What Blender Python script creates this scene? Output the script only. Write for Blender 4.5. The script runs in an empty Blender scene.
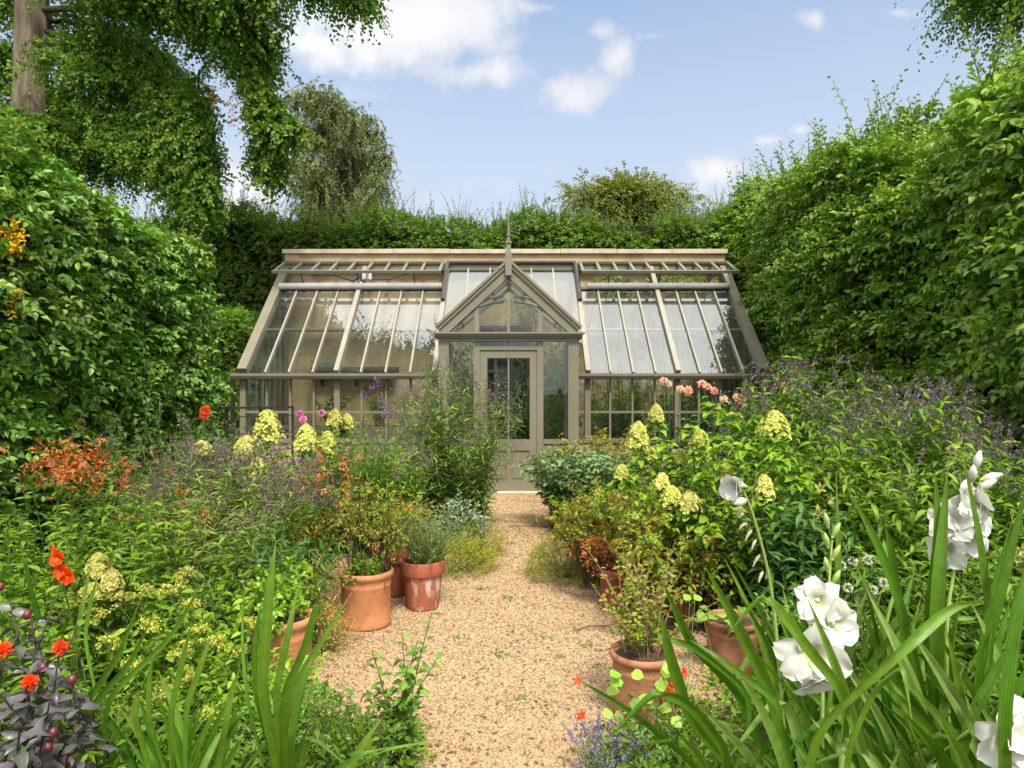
import bpy, math, random
import numpy as np
from mathutils import Vector, Matrix

rng = np.random.default_rng(7)
random.seed(7)
S = bpy.context.scene
COL = S.collection
FPX, CAMZ, HY = 683.0, 1.6, 381.0


def P(px, py, Y):
    """a point of the garden seen at pixel (px,py), Y metres in front of the camera"""
    return np.array([(px - 512) / FPX * Y, Y, CAMZ - (py - HY) / FPX * Y])


# ------------------------------------------------------------------ objects
def tag(o, label=None, cat=None, group=None, kind=None):
    if label: o['label'] = label
    if cat: o['category'] = cat
    if group: o['group'] = group
    if kind: o['kind'] = kind
    return o


def empty(name, loc, label, cat, group=None):
    o = bpy.data.objects.new(name, None)
    o.empty_display_size = 0.1
    COL.objects.link(o)
    o.location = tuple(float(v) for v in loc)
    return tag(o, label, cat, group)


class MB:
    """collects quads in numpy and links them as one mesh object"""
    def __init__(s):
        s.V, s.F, s.UV, s.R, s.M, s.n = [], [], [], [], [], 0

    def raw(s, V, F, uv=None, r=0.5, m=0):
        V = np.asarray(V, float).reshape(-1, 3)
        F = np.asarray(F, int).reshape(-1, 4)
        s.V.append(V); s.F.append(F + s.n); s.n += len(V)
        s.UV.append(np.zeros((len(V), 2)) if uv is None else np.asarray(uv, float))
        s.R.append(np.broadcast_to(np.asarray(r, float), (len(V),)).copy())
        s.M.append(np.full(len(F), m, int))

    def box(s, x0, x1, y0, y1, z0, z1, **k):
        V = [(x, y, z) for x in (x0, x1) for y in (y0, y1) for z in (z0, z1)]
        s.raw(V, [(0, 1, 3, 2), (4, 6, 7, 5), (0, 4, 5, 1), (2, 3, 7, 6), (0, 2, 6, 4), (1, 5, 7, 3)], **k)

    def bar(s, p, q, w, h, up=(0, 0, 1), **k):
        """beam from p to q, w wide (sideways), h deep (along up)"""
        p, q, up = np.array(p, float), np.array(q, float), np.array(up, float)
        d = q - p; d = d / np.linalg.norm(d)
        side = np.cross(d, up); side /= np.linalg.norm(side)
        u = np.cross(side, d)
        V = [c + side * a * w / 2 + u * b * h / 2 for c in (p, q) for a in (-1, 1) for b in (-1, 1)]
        s.raw(V, [(0, 1, 3, 2), (4, 6, 7, 5), (0, 4, 5, 1), (2, 3, 7, 6), (0, 2, 6, 4), (1, 5, 7, 3)], **k)

    def quad(s, a, b, c, d, **k):
        s.raw([a, b, c, d], [(0, 1, 2, 3)], uv=[(0, 0), (1, 0), (1, 1), (0, 1)], **k)

    def pane(s, a, b, c, d, t=0.006):
        """a thin slab of glass with real thickness"""
        a, b, c, d = [np.array(v, float) for v in (a, b, c, d)]
        n = np.cross(b - a, d - a); n = n / np.linalg.norm(n) * t / 2
        V = [a - n, b - n, c - n, d - n, a + n, b + n, c + n, d + n]
        s.raw(V, [(3, 2, 1, 0), (4, 5, 6, 7), (0, 1, 5, 4), (1, 2, 6, 5), (2, 3, 7, 6), (3, 0, 4, 7)])

    def tube(s, pts, rad, n=6, r=0.5, cap=True):
        pts = np.asarray(pts, float)
        rad = np.broadcast_to(np.asarray(rad, float), (len(pts),))
        t = np.gradient(pts, axis=0); t /= np.linalg.norm(t, axis=1)[:, None] + 1e-9
        ref = np.array([0.31, 0.2, 1.0]) if abs(t[0][2]) < 0.8 else np.array([1.0, 0.3, 0.1])
        a = np.cross(t, ref); a /= np.linalg.norm(a, axis=1)[:, None] + 1e-9
        b = np.cross(t, a)
        th = np.arange(n) / n * 2 * math.pi
        V = pts[:, None, :] + rad[:, None, None] * (np.cos(th)[None, :, None] * a[:, None, :] + np.sin(th)[None, :, None] * b[:, None, :])
        F = []
        for i in range(len(pts) - 1):
            for j in range(n):
                F.append((i * n + j, i * n + (j + 1) % n, (i + 1) * n + (j + 1) % n, (i + 1) * n + j))
        uv = np.array([(j / n, i / (len(pts) - 1)) for i in range(len(pts)) for j in range(n)])
        V = V.reshape(-1, 3)
        if cap and n >= 4 and n % 2 == 0:
            for e in (0, len(pts) - 1):
                for j in range(1, n - 2, 2):
                    F.append((e * n, e * n + j, e * n + j + 1, e * n + j + 2))
        s.raw(V, F, uv, r)

    def tubes(s, curves, rad0, rad1, n=4, r=0.5):
        """curves (N,K,3): many thin stems at once"""
        c = np.asarray(curves, float); N, K, _ = c.shape
        t = np.gradient(c, axis=1); t /= np.linalg.norm(t, axis=2)[..., None] + 1e-9
        ref = np.array([0.9, 0.43, 0.08])
        a = np.cross(t, ref); a /= np.linalg.norm(a, axis=2)[..., None] + 1e-9
        b = np.cross(t, a)
        th = np.arange(n) / n * 2 * math.pi
        rr = np.linspace(1, 0, K)[None, :] * (np.asarray(rad0) - np.asarray(rad1)).reshape(-1, 1) + np.asarray(rad1).reshape(-1, 1)
        rr = np.broadcast_to(rr, (N, K))
        V = c[:, :, None, :] + rr[..., None, None] * (np.cos(th)[:, None] * a[:, :, None, :] + np.sin(th)[:, None] * b[:, :, None, :])
        i, k, j = np.meshgrid(np.arange(N), np.arange(K - 1), np.arange(n), indexing='ij')
        base = (i * K + k) * n
        F = np.stack([base + j, base + (j + 1) % n, base + n + (j + 1) % n, base + n + j], -1).reshape(-1, 4)
        R = np.repeat(rng.random(N), K * n) if r is None else r
        s.raw(V.reshape(-1, 3), F, None, R)

    def leaves(s, tpls, pos, dirs, ups, L, W, r=None):
        """instances of leaf templates, turned to dirs with faces towards ups"""
        pos = np.asarray(pos, float).reshape(-1, 3); N = len(pos)
        if N == 0: return
        d = np.asarray(dirs, float).reshape(-1, 3); d = d / (np.linalg.norm(d, axis=1)[:, None] + 1e-9)
        u = np.broadcast_to(np.asarray(ups, float), d.shape)
        x = np.cross(d, u); bad = np.linalg.norm(x, axis=1) < 1e-3
        x[bad] = np.cross(d[bad], np.array([1.0, 0.2, 0.1])); x /= np.linalg.norm(x, axis=1)[:, None]
        z = np.cross(x, d)
        L = np.broadcast_to(np.asarray(L, float), (N,)); W = np.broadcast_to(np.asarray(W, float), (N,))
        r = rng.random(N) if r is None else np.broadcast_to(np.asarray(r, float), (N,))
        pick = rng.integers(0, len(tpls), N)
        for k, (tv, tf, tuv) in enumerate(tpls):
            m = pick == k; n = int(m.sum())
            if n == 0: continue
            nv = len(tv)
            V = (pos[m][:, None, :] + tv[None, :, 0, None] * W[m][:, None, None] * x[m][:, None, :]
                 + tv[None, :, 1, None] * L[m][:, None, None] * d[m][:, None, :]
                 + (tv[None, :, 2, None] * L[m][:, None, None] + tv[None, :, 3, None] * W[m][:, None, None]) * z[m][:, None, :])
            F = tf[None, :, :] + (np.arange(n) * nv)[:, None, None]
            s.raw(V.reshape(-1, 3), F.reshape(-1, 4), np.tile(tuv, (n, 1)), np.repeat(r[m], nv))

    def build(s, name, mat, parent=None, smooth=True, origin=None):
        """one mesh object; vertices are in world space, moved to the thing's own origin"""
        V = np.concatenate(s.V); F = np.concatenate(s.F); UV = np.concatenate(s.UV); R = np.concatenate(s.R)
        o0 = np.array(parent.location if parent is not None and parent.parent is None and parent.type == 'EMPTY' else (0, 0, 0), float)
        if parent is not None and 'origin' in parent: o0 = np.array(parent['origin'][:])
        if origin is not None: o0 = np.array(origin, float)
        me = bpy.data.meshes.new(name)
        me.vertices.add(len(V)); me.vertices.foreach_set('co', (V - o0).astype(np.float32).ravel())
        me.loops.add(len(F) * 4); me.loops.foreach_set('vertex_index', F.astype(np.int32).ravel())
        me.polygons.add(len(F)); me.polygons.foreach_set('loop_start', np.arange(0, len(F) * 4, 4, dtype=np.int32))
        me.polygons.foreach_set('use_smooth', np.full(len(F), smooth))
        me.polygons.foreach_set('material_index', np.concatenate(s.M).astype(np.int32))
        me.update(calc_edges=True)
        at = me.attributes.new('rnd', 'FLOAT', 'POINT'); at.data.foreach_set('value', R.astype(np.float32))
        uvl = me.uv_layers.new(name='UVMap'); uvl.data.foreach_set('uv', UV[F.ravel()].astype(np.float32).ravel())
        for m in (mat if isinstance(mat, (list, tuple)) else [mat]): me.materials.append(m)
        o = bpy.data.objects.new(name, me); COL.objects.link(o)
        if parent is not None: o.parent = parent
        elif origin is not None: o.location = tuple(float(v) for v in origin)
        return o


# ------------------------------------------------------------------ leaf templates
def tpl(n, prof, fold=0.25, droop=0.5, across=2, wave=0.0, yoff=0.0):
    V, UV = [], []
    for j in range(n + 1):
        t = j / n; w = prof(t)
        y = math.sin(droop * t) / droop if droop else t
        z = -(1 - math.cos(droop * t)) / droop if droop else 0
        for i in range(across + 1):
            a = i / across - 0.5
            V.append((a * w, y + yoff, z, abs(a) * 2 * w * fold + wave * math.sin(9 * t + 4 * a) * (0.2 + abs(a)) * w))
            UV.append((a + 0.5, t))
    F = []
    k = across + 1
    for j in range(n):
        for i in range(across):
            F.append((j * k + i, j * k + i + 1, (j + 1) * k + i + 1, (j + 1) * k + i))
    return np.array(V, float), np.array(F, int), np.array(UV, float)


def p_ovate(t): return max(0.03, (math.sin(math.pi * min(1, t ** 0.75)) ** 0.85)) if t < 1 else 0.02
def p_lance(t): return max(0.05, math.sin(math.pi * t ** 0.8) ** 0.9) if t < 1 else 0.02
def p_obov(t): return max(0.06, math.sin(math.pi * min(1, t ** 1.5 * 0.93)) ** 0.8)
def p_petal(t): return 0.25 + 0.75 * math.sin(math.pi * min(1, t * 0.62 + 0.12)) if t < 0.95 else 0.55
def p_round(t): return max(0.1, math.sqrt(max(0, 1 - (2 * t - 1) ** 2)))
def p_flat(t): return 1.0


OVATE = [tpl(3, p_ovate, 0.25, 0.5), tpl(3, p_ovate, 0.12, 0.9), tpl(3, p_ovate, 0.35, 0.2, wave=0.25)]
OVATE_HI = [tpl(5, p_ovate, 0.25, 0.6, wave=0.15), tpl(5, p_ovate, 0.3, 1.0, wave=0.25), tpl(5, p_ovate, 0.15, 0.3, wave=0.3)]
OVATE_LO = [tpl(2, p_ovate, 0.3, 0.6), tpl(2, p_ovate, 0.15, 0.2)]
LANCE = [tpl(4, p_lance, 0.25, 0.7), tpl(4, p_lance, 0.2, 1.3), tpl(4, p_lance, 0.35, 0.25, wave=0.15)]
LANCE_LO = [tpl(3, p_lance, 0.25, 0.6), tpl(3, p_lance, 0.2, 1.2)]
NEEDLE = [tpl(2, p_lance, 0.1, 0.3)]
FLECK = [tpl(1, p_flat, 0.2, 0.3), tpl(2, p_round, 0.3, 0.3)]
ROUND = [tpl(4, p_round, 0.12, 0.3, across=4, wave=0.1)]
OBOV = [tpl(4, p_obov, 0.2, 0.5), tpl(4, p_obov, 0.25, 0.9, wave=0.2)]


def norm(v):
    v = np.asarray(v, float)
    return v / (np.linalg.norm(v, axis=-1, keepdims=True) + 1e-9)


def rnd(*s): return rng.random(s)
def gau(*s): return rng.normal(size=s)


_nz = [(rng.normal(size=3) * f, rng.random() * 6.28, a) for f, a in ((0.9, 1), (1.3, .9), (2.1, .6), (3.4, .45), (5.2, .3), (7.5, .2)) for _ in range(2)]


def noise3(p, sc=1.0):
    p = np.asarray(p) * sc
    return sum(a * np.sin(p @ k + ph) for k, ph, a in _nz) / 3.0


# ------------------------------------------------------------------ materials
def nodes(name):
    m = bpy.data.materials.new(name); m.use_nodes = True
    nt = m.node_tree; nt.nodes.clear()
    out = nt.nodes.new('ShaderNodeOutputMaterial')
    return m, nt, out


def nd(nt, typ, **kw):
    n = nt.nodes.new(typ)
    for k, v in kw.items():
        if k in n.inputs: n.inputs[k].default_value = v
        else: setattr(n, k, v)
    return n


def ramp(nt, fac, stops):
    r = nt.nodes.new('ShaderNodeValToRGB'); e = r.color_ramp.elements
    while len(e) < len(stops): e.new(0.5)
    for el, (p, c) in zip(e, stops):
        el.position = p; el.color = (*c, 1)
    nt.links.new(fac, r.inputs[0]); return r


GAIN = 1.42


def leafmat(name, cols, trans=0.3, rough=0.42, spec=0.25, vein=0.25, macro=0.25, tcol=(1.25, 1.25, 0.6), stripes=0.0, throat=None, sat=1.08):
    m, nt, out = nodes(name); lk = nt.links.new
    at = nd(nt, 'ShaderNodeAttribute', attribute_name='rnd')
    n = len(cols)
    rp = ramp(nt, at.outputs['Fac'], [(i / (n - 1) if n > 1 else 0, tuple(min(1, v * GAIN) for v in c)) for i, c in enumerate(cols)])
    geo = nd(nt, 'ShaderNodeNewGeometry')
    nz = nd(nt, 'ShaderNodeTexNoise', Scale=1.7, Detail=2.0)
    lk(geo.outputs['Position'], nz.inputs['Vector'])
    hs = nd(nt, 'ShaderNodeHueSaturation')
    mp = nd(nt, 'ShaderNodeMapRange'); mp.inputs[1].default_value = 0.3; mp.inputs[2].default_value = 0.7
    mp.inputs[3].default_value = 1 - macro; mp.inputs[4].default_value = 1 + macro
    lk(nz.outputs[0], mp.inputs[0]); lk(mp.outputs[0], hs.inputs['Value']); lk(rp.outputs[0], hs.inputs['Color'])
    mp2 = nd(nt, 'ShaderNodeMapRange'); mp2.inputs[1].default_value = 0.3; mp2.inputs[2].default_value = 0.7
    mp2.inputs[3].default_value = 0.488; mp2.inputs[4].default_value = 0.512
    lk(nz.outputs[0], mp2.inputs[0]); lk(mp2.outputs[0], hs.inputs['Hue']); hs.inputs['Saturation'].default_value = sat
    col = hs.outputs[0]
    uv = nd(nt, 'ShaderNodeUVMap')
    sx = nd(nt, 'ShaderNodeSeparateXYZ'); lk(uv.outputs[0], sx.inputs[0])
    if vein:
        a = nd(nt, 'ShaderNodeMath', operation='SUBTRACT'); lk(sx.outputs[0], a.inputs[0]); a.inputs[1].default_value = 0.5
        b = nd(nt, 'ShaderNodeMath', operation='ABSOLUTE'); lk(a.outputs[0], b.inputs[0])
        c = nd(nt, 'ShaderNodeMapRange'); c.inputs[1].default_value = 0.0; c.inputs[2].default_value = 0.1
        c.inputs[3].default_value = vein; c.inputs[4].default_value = 0; lk(b.outputs[0], c.inputs[0])
        mx = nd(nt, 'ShaderNodeMix', data_type='RGBA'); lk(c.outputs[0], mx.inputs[0]); lk(col, mx.inputs[6])
        mx.inputs[7].default_value = (0.22, 0.28, 0.10, 1); col = mx.outputs[2]
    if stripes:
        w = nd(nt, 'ShaderNodeMath', operation='SINE'); k = nd(nt, 'ShaderNodeMath', operation='MULTIPLY'); k.inputs[1].default_value = 44
        lk(sx.outputs[0], k.inputs[0]); lk(k.outputs[0], w.inputs[0])
        c = nd(nt, 'ShaderNodeMapRange'); c.inputs[1].default_value = -1; c.inputs[3].default_value = 1 - stripes; c.inputs[4].default_value = 1 + stripes
        lk(w.outputs[0], c.inputs[0])
        h2 = nd(nt, 'ShaderNodeHueSaturation'); lk(col, h2.inputs['Color']); lk(c.outputs[0], h2.inputs['Value']); col = h2.outputs[0]
        # browned, drying tips
        nz2 = nd(nt, 'ShaderNodeTexNoise', Scale=9.0, Detail=2.0); lk(geo.outputs['Position'], nz2.inputs['Vector'])
        ad = nd(nt, 'ShaderNodeMath', operation='MULTIPLY_ADD'); lk(nz2.outputs[0], ad.inputs[0]); ad.inputs[1].default_value = 0.22; lk(sx.outputs[1], ad.inputs[2])
        tp = nd(nt, 'ShaderNodeMapRange'); tp.inputs[1].default_value = 1.05; tp.inputs[2].default_value = 1.12; lk(ad.outputs[0], tp.inputs[0])
        mx = nd(nt, 'ShaderNodeMix', data_type='RGBA'); lk(tp.outputs[0], mx.inputs[0]); lk(col, mx.inputs[6])
        mx.inputs[7].default_value = (0.28, 0.19, 0.08, 1); col = mx.outputs[2]
        nz3 = nd(nt, 'ShaderNodeTexNoise', Scale=26.0, Detail=4.0, Roughness=.7); lk(geo.outputs['Position'], nz3.inputs['Vector'])
        c3 = nd(nt, 'ShaderNodeMapRange'); c3.inputs[1].default_value = .3; c3.inputs[2].default_value = .7; c3.inputs[3].default_value = .78; c3.inputs[4].default_value = 1.22; lk(nz3.outputs[0], c3.inputs[0])
        h3 = nd(nt, 'ShaderNodeHueSaturation'); lk(col, h3.inputs['Color']); lk(c3.outputs[0], h3.inputs['Value'])
        sp3 = nd(nt, 'ShaderNodeMapRange'); sp3.inputs[1].default_value = .69; sp3.inputs[2].default_value = .73; lk(nz3.outputs[0], sp3.inputs[0])
        mx = nd(nt, 'ShaderNodeMix', data_type='RGBA'); lk(sp3.outputs[0], mx.inputs[0]); lk(h3.outputs[0], mx.inputs[6])
        mx.inputs[7].default_value = (0.20, 0.15, 0.06, 1); col = mx.outputs[2]
    if throat:
        tp = nd(nt, 'ShaderNodeMapRange', interpolation_type='SMOOTHSTEP'); tp.inputs[1].default_value = .58; tp.inputs[2].default_value = .16; lk(sx.outputs[1], tp.inputs[0])
        mx = nd(nt, 'ShaderNodeMix', data_type='RGBA'); lk(tp.outputs[0], mx.inputs[0]); lk(col, mx.inputs[6])
        mx.inputs[7].default_value = (*throat, 1); col = mx.outputs[2]
    bs = nd(nt, 'ShaderNodeBsdfPrincipled', Roughness=rough); bs.inputs['Specular IOR Level'].default_value = spec
    lk(col, bs.inputs['Base Color'])
    tr = nd(nt, 'ShaderNodeBsdfTranslucent')
    mm = nd(nt, 'ShaderNodeMix', data_type='RGBA', blend_type='MULTIPLY'); mm.inputs[0].default_value = 1
    lk(col, mm.inputs[6]); mm.inputs[7].default_value = (*tcol, 1); lk(mm.outputs[2], tr.inputs[0])
    ms = nd(nt, 'ShaderNodeMixShader'); ms.inputs[0].default_value = trans
    lk(bs.outputs[0], ms.inputs[1]); lk(tr.outputs[0], ms.inputs[2]); lk(ms.outputs[0], out.inputs[0])
    return m


def mat(name, col, rough=0.6, spec=0.3, metal=0.0, var=0.15, scale=6.0, bump=0.0, bscale=40.0, col2=None, stretch=None, thr=(0.3, 0.7)):
    m, nt, out = nodes(name); lk = nt.links.new
    tc = nd(nt, 'ShaderNodeNewGeometry'); vec = tc.outputs['Position']
    if stretch:
        mpg = nd(nt, 'ShaderNodeMapping'); mpg.inputs['Scale'].default_value = stretch; lk(vec, mpg.inputs[0]); vec = mpg.outputs[0]
    nz = nd(nt, 'ShaderNodeTexNoise', Scale=scale, Detail=6.0, Roughness=0.65); lk(vec, nz.inputs['Vector'])
    c2 = col2 or tuple(v * (1 - 2 * var) for v in col)
    c1 = col if col2 else tuple(min(1, v * (1 + var)) for v in col)
    rp = ramp(nt, nz.outputs[0], [(thr[0], c2), (thr[1], c1)])
    bs = nd(nt, 'ShaderNodeBsdfPrincipled', Roughness=rough, Metallic=metal); bs.inputs['Specular IOR Level'].default_value = spec
    lk(rp.outputs[0], bs.inputs['Base Color'])
    if bump:
        n2 = nd(nt, 'ShaderNodeTexNoise', Scale=bscale, Detail=5.0); lk(vec, n2.inputs['Vector'])
        b = nd(nt, 'ShaderNodeBump', Strength=bump, Distance=0.02); lk(n2.outputs[0], b.inputs['Height']); lk(b.outputs[0], bs.inputs['Normal'])
    lk(bs.outputs[0], out.inputs[0]); return m


def rampmat(name, cols, rough=0.7, spec=0.2):
    m, nt, out = nodes(name); lk = nt.links.new
    at = nd(nt, 'ShaderNodeAttribute', attribute_name='rnd')
    n = len(cols)
    rp = ramp(nt, at.outputs['Fac'], [(i / max(1, n - 1), c) for i, c in enumerate(cols)])
    bs = nd(nt, 'ShaderNodeBsdfPrincipled', Roughness=rough); bs.inputs['Specular IOR Level'].default_value = spec
    lk(rp.outputs[0], bs.inputs['Base Color']); lk(bs.outputs[0], out.inputs[0]); return m


def glassmat(name, ior=1.75, tint=(0.84, 0.87, 0.84), dirt=0.1):
    m, nt, out = nodes(name); lk = nt.links.new
    fr = nd(nt, 'ShaderNodeFresnel', IOR=ior)
    gb = nd(nt, 'ShaderNodeNewGeometry'); mi = nd(nt, 'ShaderNodeMapRange'); lk(gb.outputs['Backfacing'], mi.inputs[0])
    mi.inputs[3].default_value = ior; mi.inputs[4].default_value = 1 / ior; lk(mi.outputs[0], fr.inputs['IOR'])
    tp = nd(nt, 'ShaderNodeBsdfTransparent'); tp.inputs[0].default_value = (*tint, 1)
    gl = nd(nt, 'ShaderNodeBsdfGlossy', Roughness=0.01); gl.inputs[0].default_value = (1, 1, 1, 1)
    ms = nd(nt, 'ShaderNodeMixShader'); lk(fr.outputs[0], ms.inputs[0]); lk(tp.outputs[0], ms.inputs[1]); lk(gl.outputs[0], ms.inputs[2])
    # lime film and grime on the panes
    geo = nd(nt, 'ShaderNodeNewGeometry'); nz = nd(nt, 'ShaderNodeTexNoise', Scale=2.5, Detail=6.0); lk(geo.outputs['Position'], nz.inputs['Vector'])
    mp = nd(nt, 'ShaderNodeMapRange'); mp.inputs[1].default_value = 0.35; mp.inputs[2].default_value = 0.75; mp.inputs[3].default_value = dirt * 0.3; mp.inputs[4].default_value = dirt
    lk(nz.outputs[0], mp.inputs[0])
    df = nd(nt, 'ShaderNodeBsdfDiffuse'); df.inputs[0].default_value = (0.5, 0.5, 0.46, 1)
    m2 = nd(nt, 'ShaderNodeMixShader'); lk(mp.outputs[0], m2.inputs[0]); lk(ms.outputs[0], m2.inputs[1]); lk(df.outputs[0], m2.inputs[2])
    lk(m2.outputs[0], out.inputs[0]); return m


G_HEDGE_L = leafmat('hedge_leaf_glossy', [(0.039, 0.089, 0.013), (0.062, 0.135, 0.021), (0.102, 0.186, 0.032), (0.187, 0.271, 0.053)], trans=.3, rough=.36, spec=.4)
G_HEDGE_R = leafmat('hedge_leaf_beech', [(0.054, 0.107, 0.015), (0.081, 0.152, 0.022), (0.125, 0.206, 0.033), (0.234, 0.295, 0.055)], trans=.3, rough=.4, spec=.3)
G_HEDGE_B = leafmat('hedge_leaf_back', [(0.048, 0.094, 0.014), (0.086, 0.153, 0.022), (0.139, 0.208, 0.034)], trans=.3, rough=.5)
G_HEDGE_D = leafmat('hedge_leaf_dark', [(.018, .045, .01), (.035, .075, .015), (.05, .10, .02)], trans=.2, rough=.5)
G_BEECH = leafmat('beech_leaf', [(0.036, 0.080, 0.013), (0.061, 0.119, 0.017), (0.097, 0.167, 0.023), (0.146, 0.194, 0.032)], trans=.35, rough=.45)
G_WEEP = leafmat('weeping_leaf', [(.05, .075, .022), (.08, .115, .034), (.125, .15, .05), (.15, .13, .06)], trans=.25, vein=0)
G_OLIVE = leafmat('olive_tree_leaf', [(.07, .10, .02), (.12, .15, .03), (.17, .15, .04)], trans=.3, vein=0)
G_LANCE = leafmat('lance_leaf', [(0.052, 0.105, 0.018), (0.085, 0.148, 0.026), (0.133, 0.201, 0.034)], trans=.26, sat=1.16)
G_LANCE2 = leafmat('lance_leaf_soft', [(0.063, 0.114, 0.030), (0.100, 0.152, 0.038), (0.153, 0.211, 0.050)], trans=.26, sat=1.16)
G_DARK = leafmat('dahlia_leaf', [(.02, .055, .013), (.035, .085, .018), (.055, .11, .022)], trans=.22)
G_LIME = leafmat('hydrangea_leaf', [(0.090, 0.175, 0.022), (0.144, 0.239, 0.030), (0.216, 0.313, 0.050)], trans=.38, vein=.3)
G_YELL = leafmat('golden_leaf', [(.06, .115, .016), (.10, .16, .022), (.16, .20, .03), (.22, .20, .04), (.24, .10, .03)], trans=.35)
G_CHART = leafmat('chartreuse_leaf', [(.10, .12, .02), (.18, .18, .028), (.25, .225, .04)], trans=.3, vein=0)
G_BROWNY = leafmat('seedhead_ochre', [(.22, .16, .04), (.34, .22, .06), (.30, .27, .08)], trans=.2, vein=0)
G_SAGE = leafmat('sage_leaf', [(.05, .095, .03), (.085, .14, .05), (.15, .20, .09)], trans=.2, rough=.6)
G_SILVER = leafmat('silver_leaf', [(.13, .17, .10), (.20, .24, .16)], trans=.15, rough=.65, vein=0)
G_ROSEM = leafmat('rosemary_leaf', [(.08, .12, .03), (.13, .17, .05), (.20, .22, .09)], trans=.2, vein=0)
G_STRAP = leafmat('gladiolus_blade', [(.030, .078, .010), (.052, .112, .014), (.085, .15, .022), (.16, .225, .065)], trans=.35, rough=.4, vein=.1, stripes=.22)
G_ORANGE = leafmat('rusty_leaf', [(.16, .040, .014), (.25, .072, .024), (.30, .12, .05), (.11, .042, .018)], trans=.3, vein=0)
G_PURPLEAF = leafmat('dark_dahlia_leaf', [(0.028, 0.020, 0.022), (0.047, 0.036, 0.040), (0.071, 0.067, 0.063), (0.040, 0.047, 0.024)], trans=.12, rough=.4, spec=.6, vein=.1)
G_WEED = leafmat('weed_leaf', [(.05, .12, .02), (.085, .17, .03), (.14, .22, .04)], trans=.3)
G_NAST = leafmat('nasturtium_leaf', [(.10, .20, .03), (.17, .29, .05), (.30, .36, .08)], trans=.35, vein=.2)
G_GRASSY = leafmat('grassy_leaf', [(.10, .13, .03), (.17, .18, .05), (.25, .20, .08)], trans=.3, vein=0)
F_PURPLE = leafmat('purple_flower', [(.07, .035, .06), (.12, .065, .115), (.17, .09, .17), (.10, .075, .05)], trans=.2, vein=0, tcol=(1, 1, 1))
F_MAUVE = leafmat('mauve_seedhead', [(0.071, 0.043, 0.047), (0.118, 0.071, 0.087), (0.158, 0.103, 0.126), (0.103, 0.079, 0.047)], trans=.2, vein=0, tcol=(1, 1, 1))
F_LAV = leafmat('lavender_flower', [(0.142, 0.106, 0.177), (0.186, 0.139, 0.299), (0.280, 0.205, 0.392)], trans=.2, vein=0, tcol=(1, 1, 1))
F_LIME = leafmat('lime_floret', [(.24, .29, .06), (.36, .38, .095), (.44, .43, .14), (.45, .40, .17)], trans=.3, vein=0, tcol=(1, 1, .75))
F_UMBEL = leafmat('umbel_yellow', [(0.224, 0.251, 0.038), (0.317, 0.326, 0.065), (0.411, 0.392, 0.112)], trans=.25, vein=0, tcol=(1, 1, .7))
F_WHITE = leafmat('white_petal', [(0.443, 0.438, 0.392), (0.485, 0.480, 0.433)], trans=.25, rough=.6, spec=.12, vein=0, macro=.03, tcol=(1, 1, .88), throat=(.40, .42, .14))
F_CREAM = leafmat('cream_throat', [(0.316, 0.332, 0.095), (0.379, 0.379, 0.158)], trans=.3, vein=0, tcol=(1, 1, .7))
F_PEACH = leafmat('peach_petal', [(0.489, 0.200, 0.123), (0.548, 0.337, 0.216), (0.587, 0.455, 0.333)], trans=.3, vein=0, tcol=(1.1, .9, .8))
F_CORAL = leafmat('coral_petal', [(0.428, 0.073, 0.079), (0.485, 0.200, 0.173), (0.522, 0.348, 0.282)], trans=.3, vein=0, tcol=(1.1, .8, .8))
F_PINK = leafmat('pink_petal', [(0.411, 0.088, 0.234), (0.485, 0.227, 0.317)], trans=.3, vein=0, tcol=(1.1, .8, 1))
F_RED = leafmat('scarlet_petal', [(0.428, 0.033, 0.009), (0.513, 0.074, 0.019)], trans=.3, vein=0, tcol=(1.1, .7, .5))
F_YELLOW = leafmat('yellow_petal', [(0.553, 0.332, 0.024), (0.616, 0.435, 0.063)], trans=.3, vein=0, tcol=(1.1, 1, .5))
M_BUD = mat('dark_red_bud', (.12, .018, .025), rough=.35, spec=.5)
M_GBUD = leafmat('green_bud', [(.22, .30, .08), (.36, .42, .16)], trans=.25, vein=0)
M_STEM = mat('green_stem', (.10, .16, .04), rough=.55)
M_STEMD = mat('dark_stem', (.055, .035, .025), rough=.6)
M_STEMB = mat('straw_stem', (.26, .18, .09), rough=.7)
M_BARK = mat('grey_bark', (.185, .145, .10), rough=.95, spec=.05, var=.38, scale=7, bump=1.0, bscale=16, stretch=(1, 1, .13))
M_TWIG = mat('twig_bark', (.07, .05, .03), rough=.8)
M_CORE = mat('dark_hedge_core', (.022, .026, .012), rough=.95, spec=0, bump=.5)  # near-black colour stands in for the shade deep inside the hedges
M_PAINT = mat('taupe_paint', (.186, .168, .110), rough=.42, spec=.35, var=.07, scale=2.5)
M_PAINTL = mat('pale_taupe_paint', (.295, .27, .20), rough=.45, spec=.3, var=.08, scale=2.5)
M_STEEL = mat('galvanised_roller', (.40, .40, .385), rough=.45, metal=.25, var=.1, scale=5)
M_DARKMET = mat('dark_gutter_trim', (.07, .062, .055), rough=.5, var=.2)
M_IRON = mat('black_iron', (.03, .027, .027), rough=.55, spec=.4)
M_BRASS = mat('brass', (.55, .36, .10), rough=.3, metal=.9, var=.1)
M_PLASTIC = mat('white_plastic', (.62, .62, .58), rough=.4, var=.04)
M_CABLE = mat('black_cable', (.02, .02, .02), rough=.5)
M_SHELF = mat('brown_timber', (.16, .075, .04), rough=.7, var=.2, scale=8)
M_DARKBOX = mat('interior_dark', (.035, .033, .03), rough=.8)
M_GREYP = mat('grey_painted_frame', (.10, .095, .085), rough=.6)
M_BOXBLUE = mat('grey_blue_box', (.20, .25, .26), rough=.6)
M_SOIL = mat('soil', (.075, .048, .030), rough=.95, var=.3, scale=20, bump=.8, bscale=60)
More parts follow.
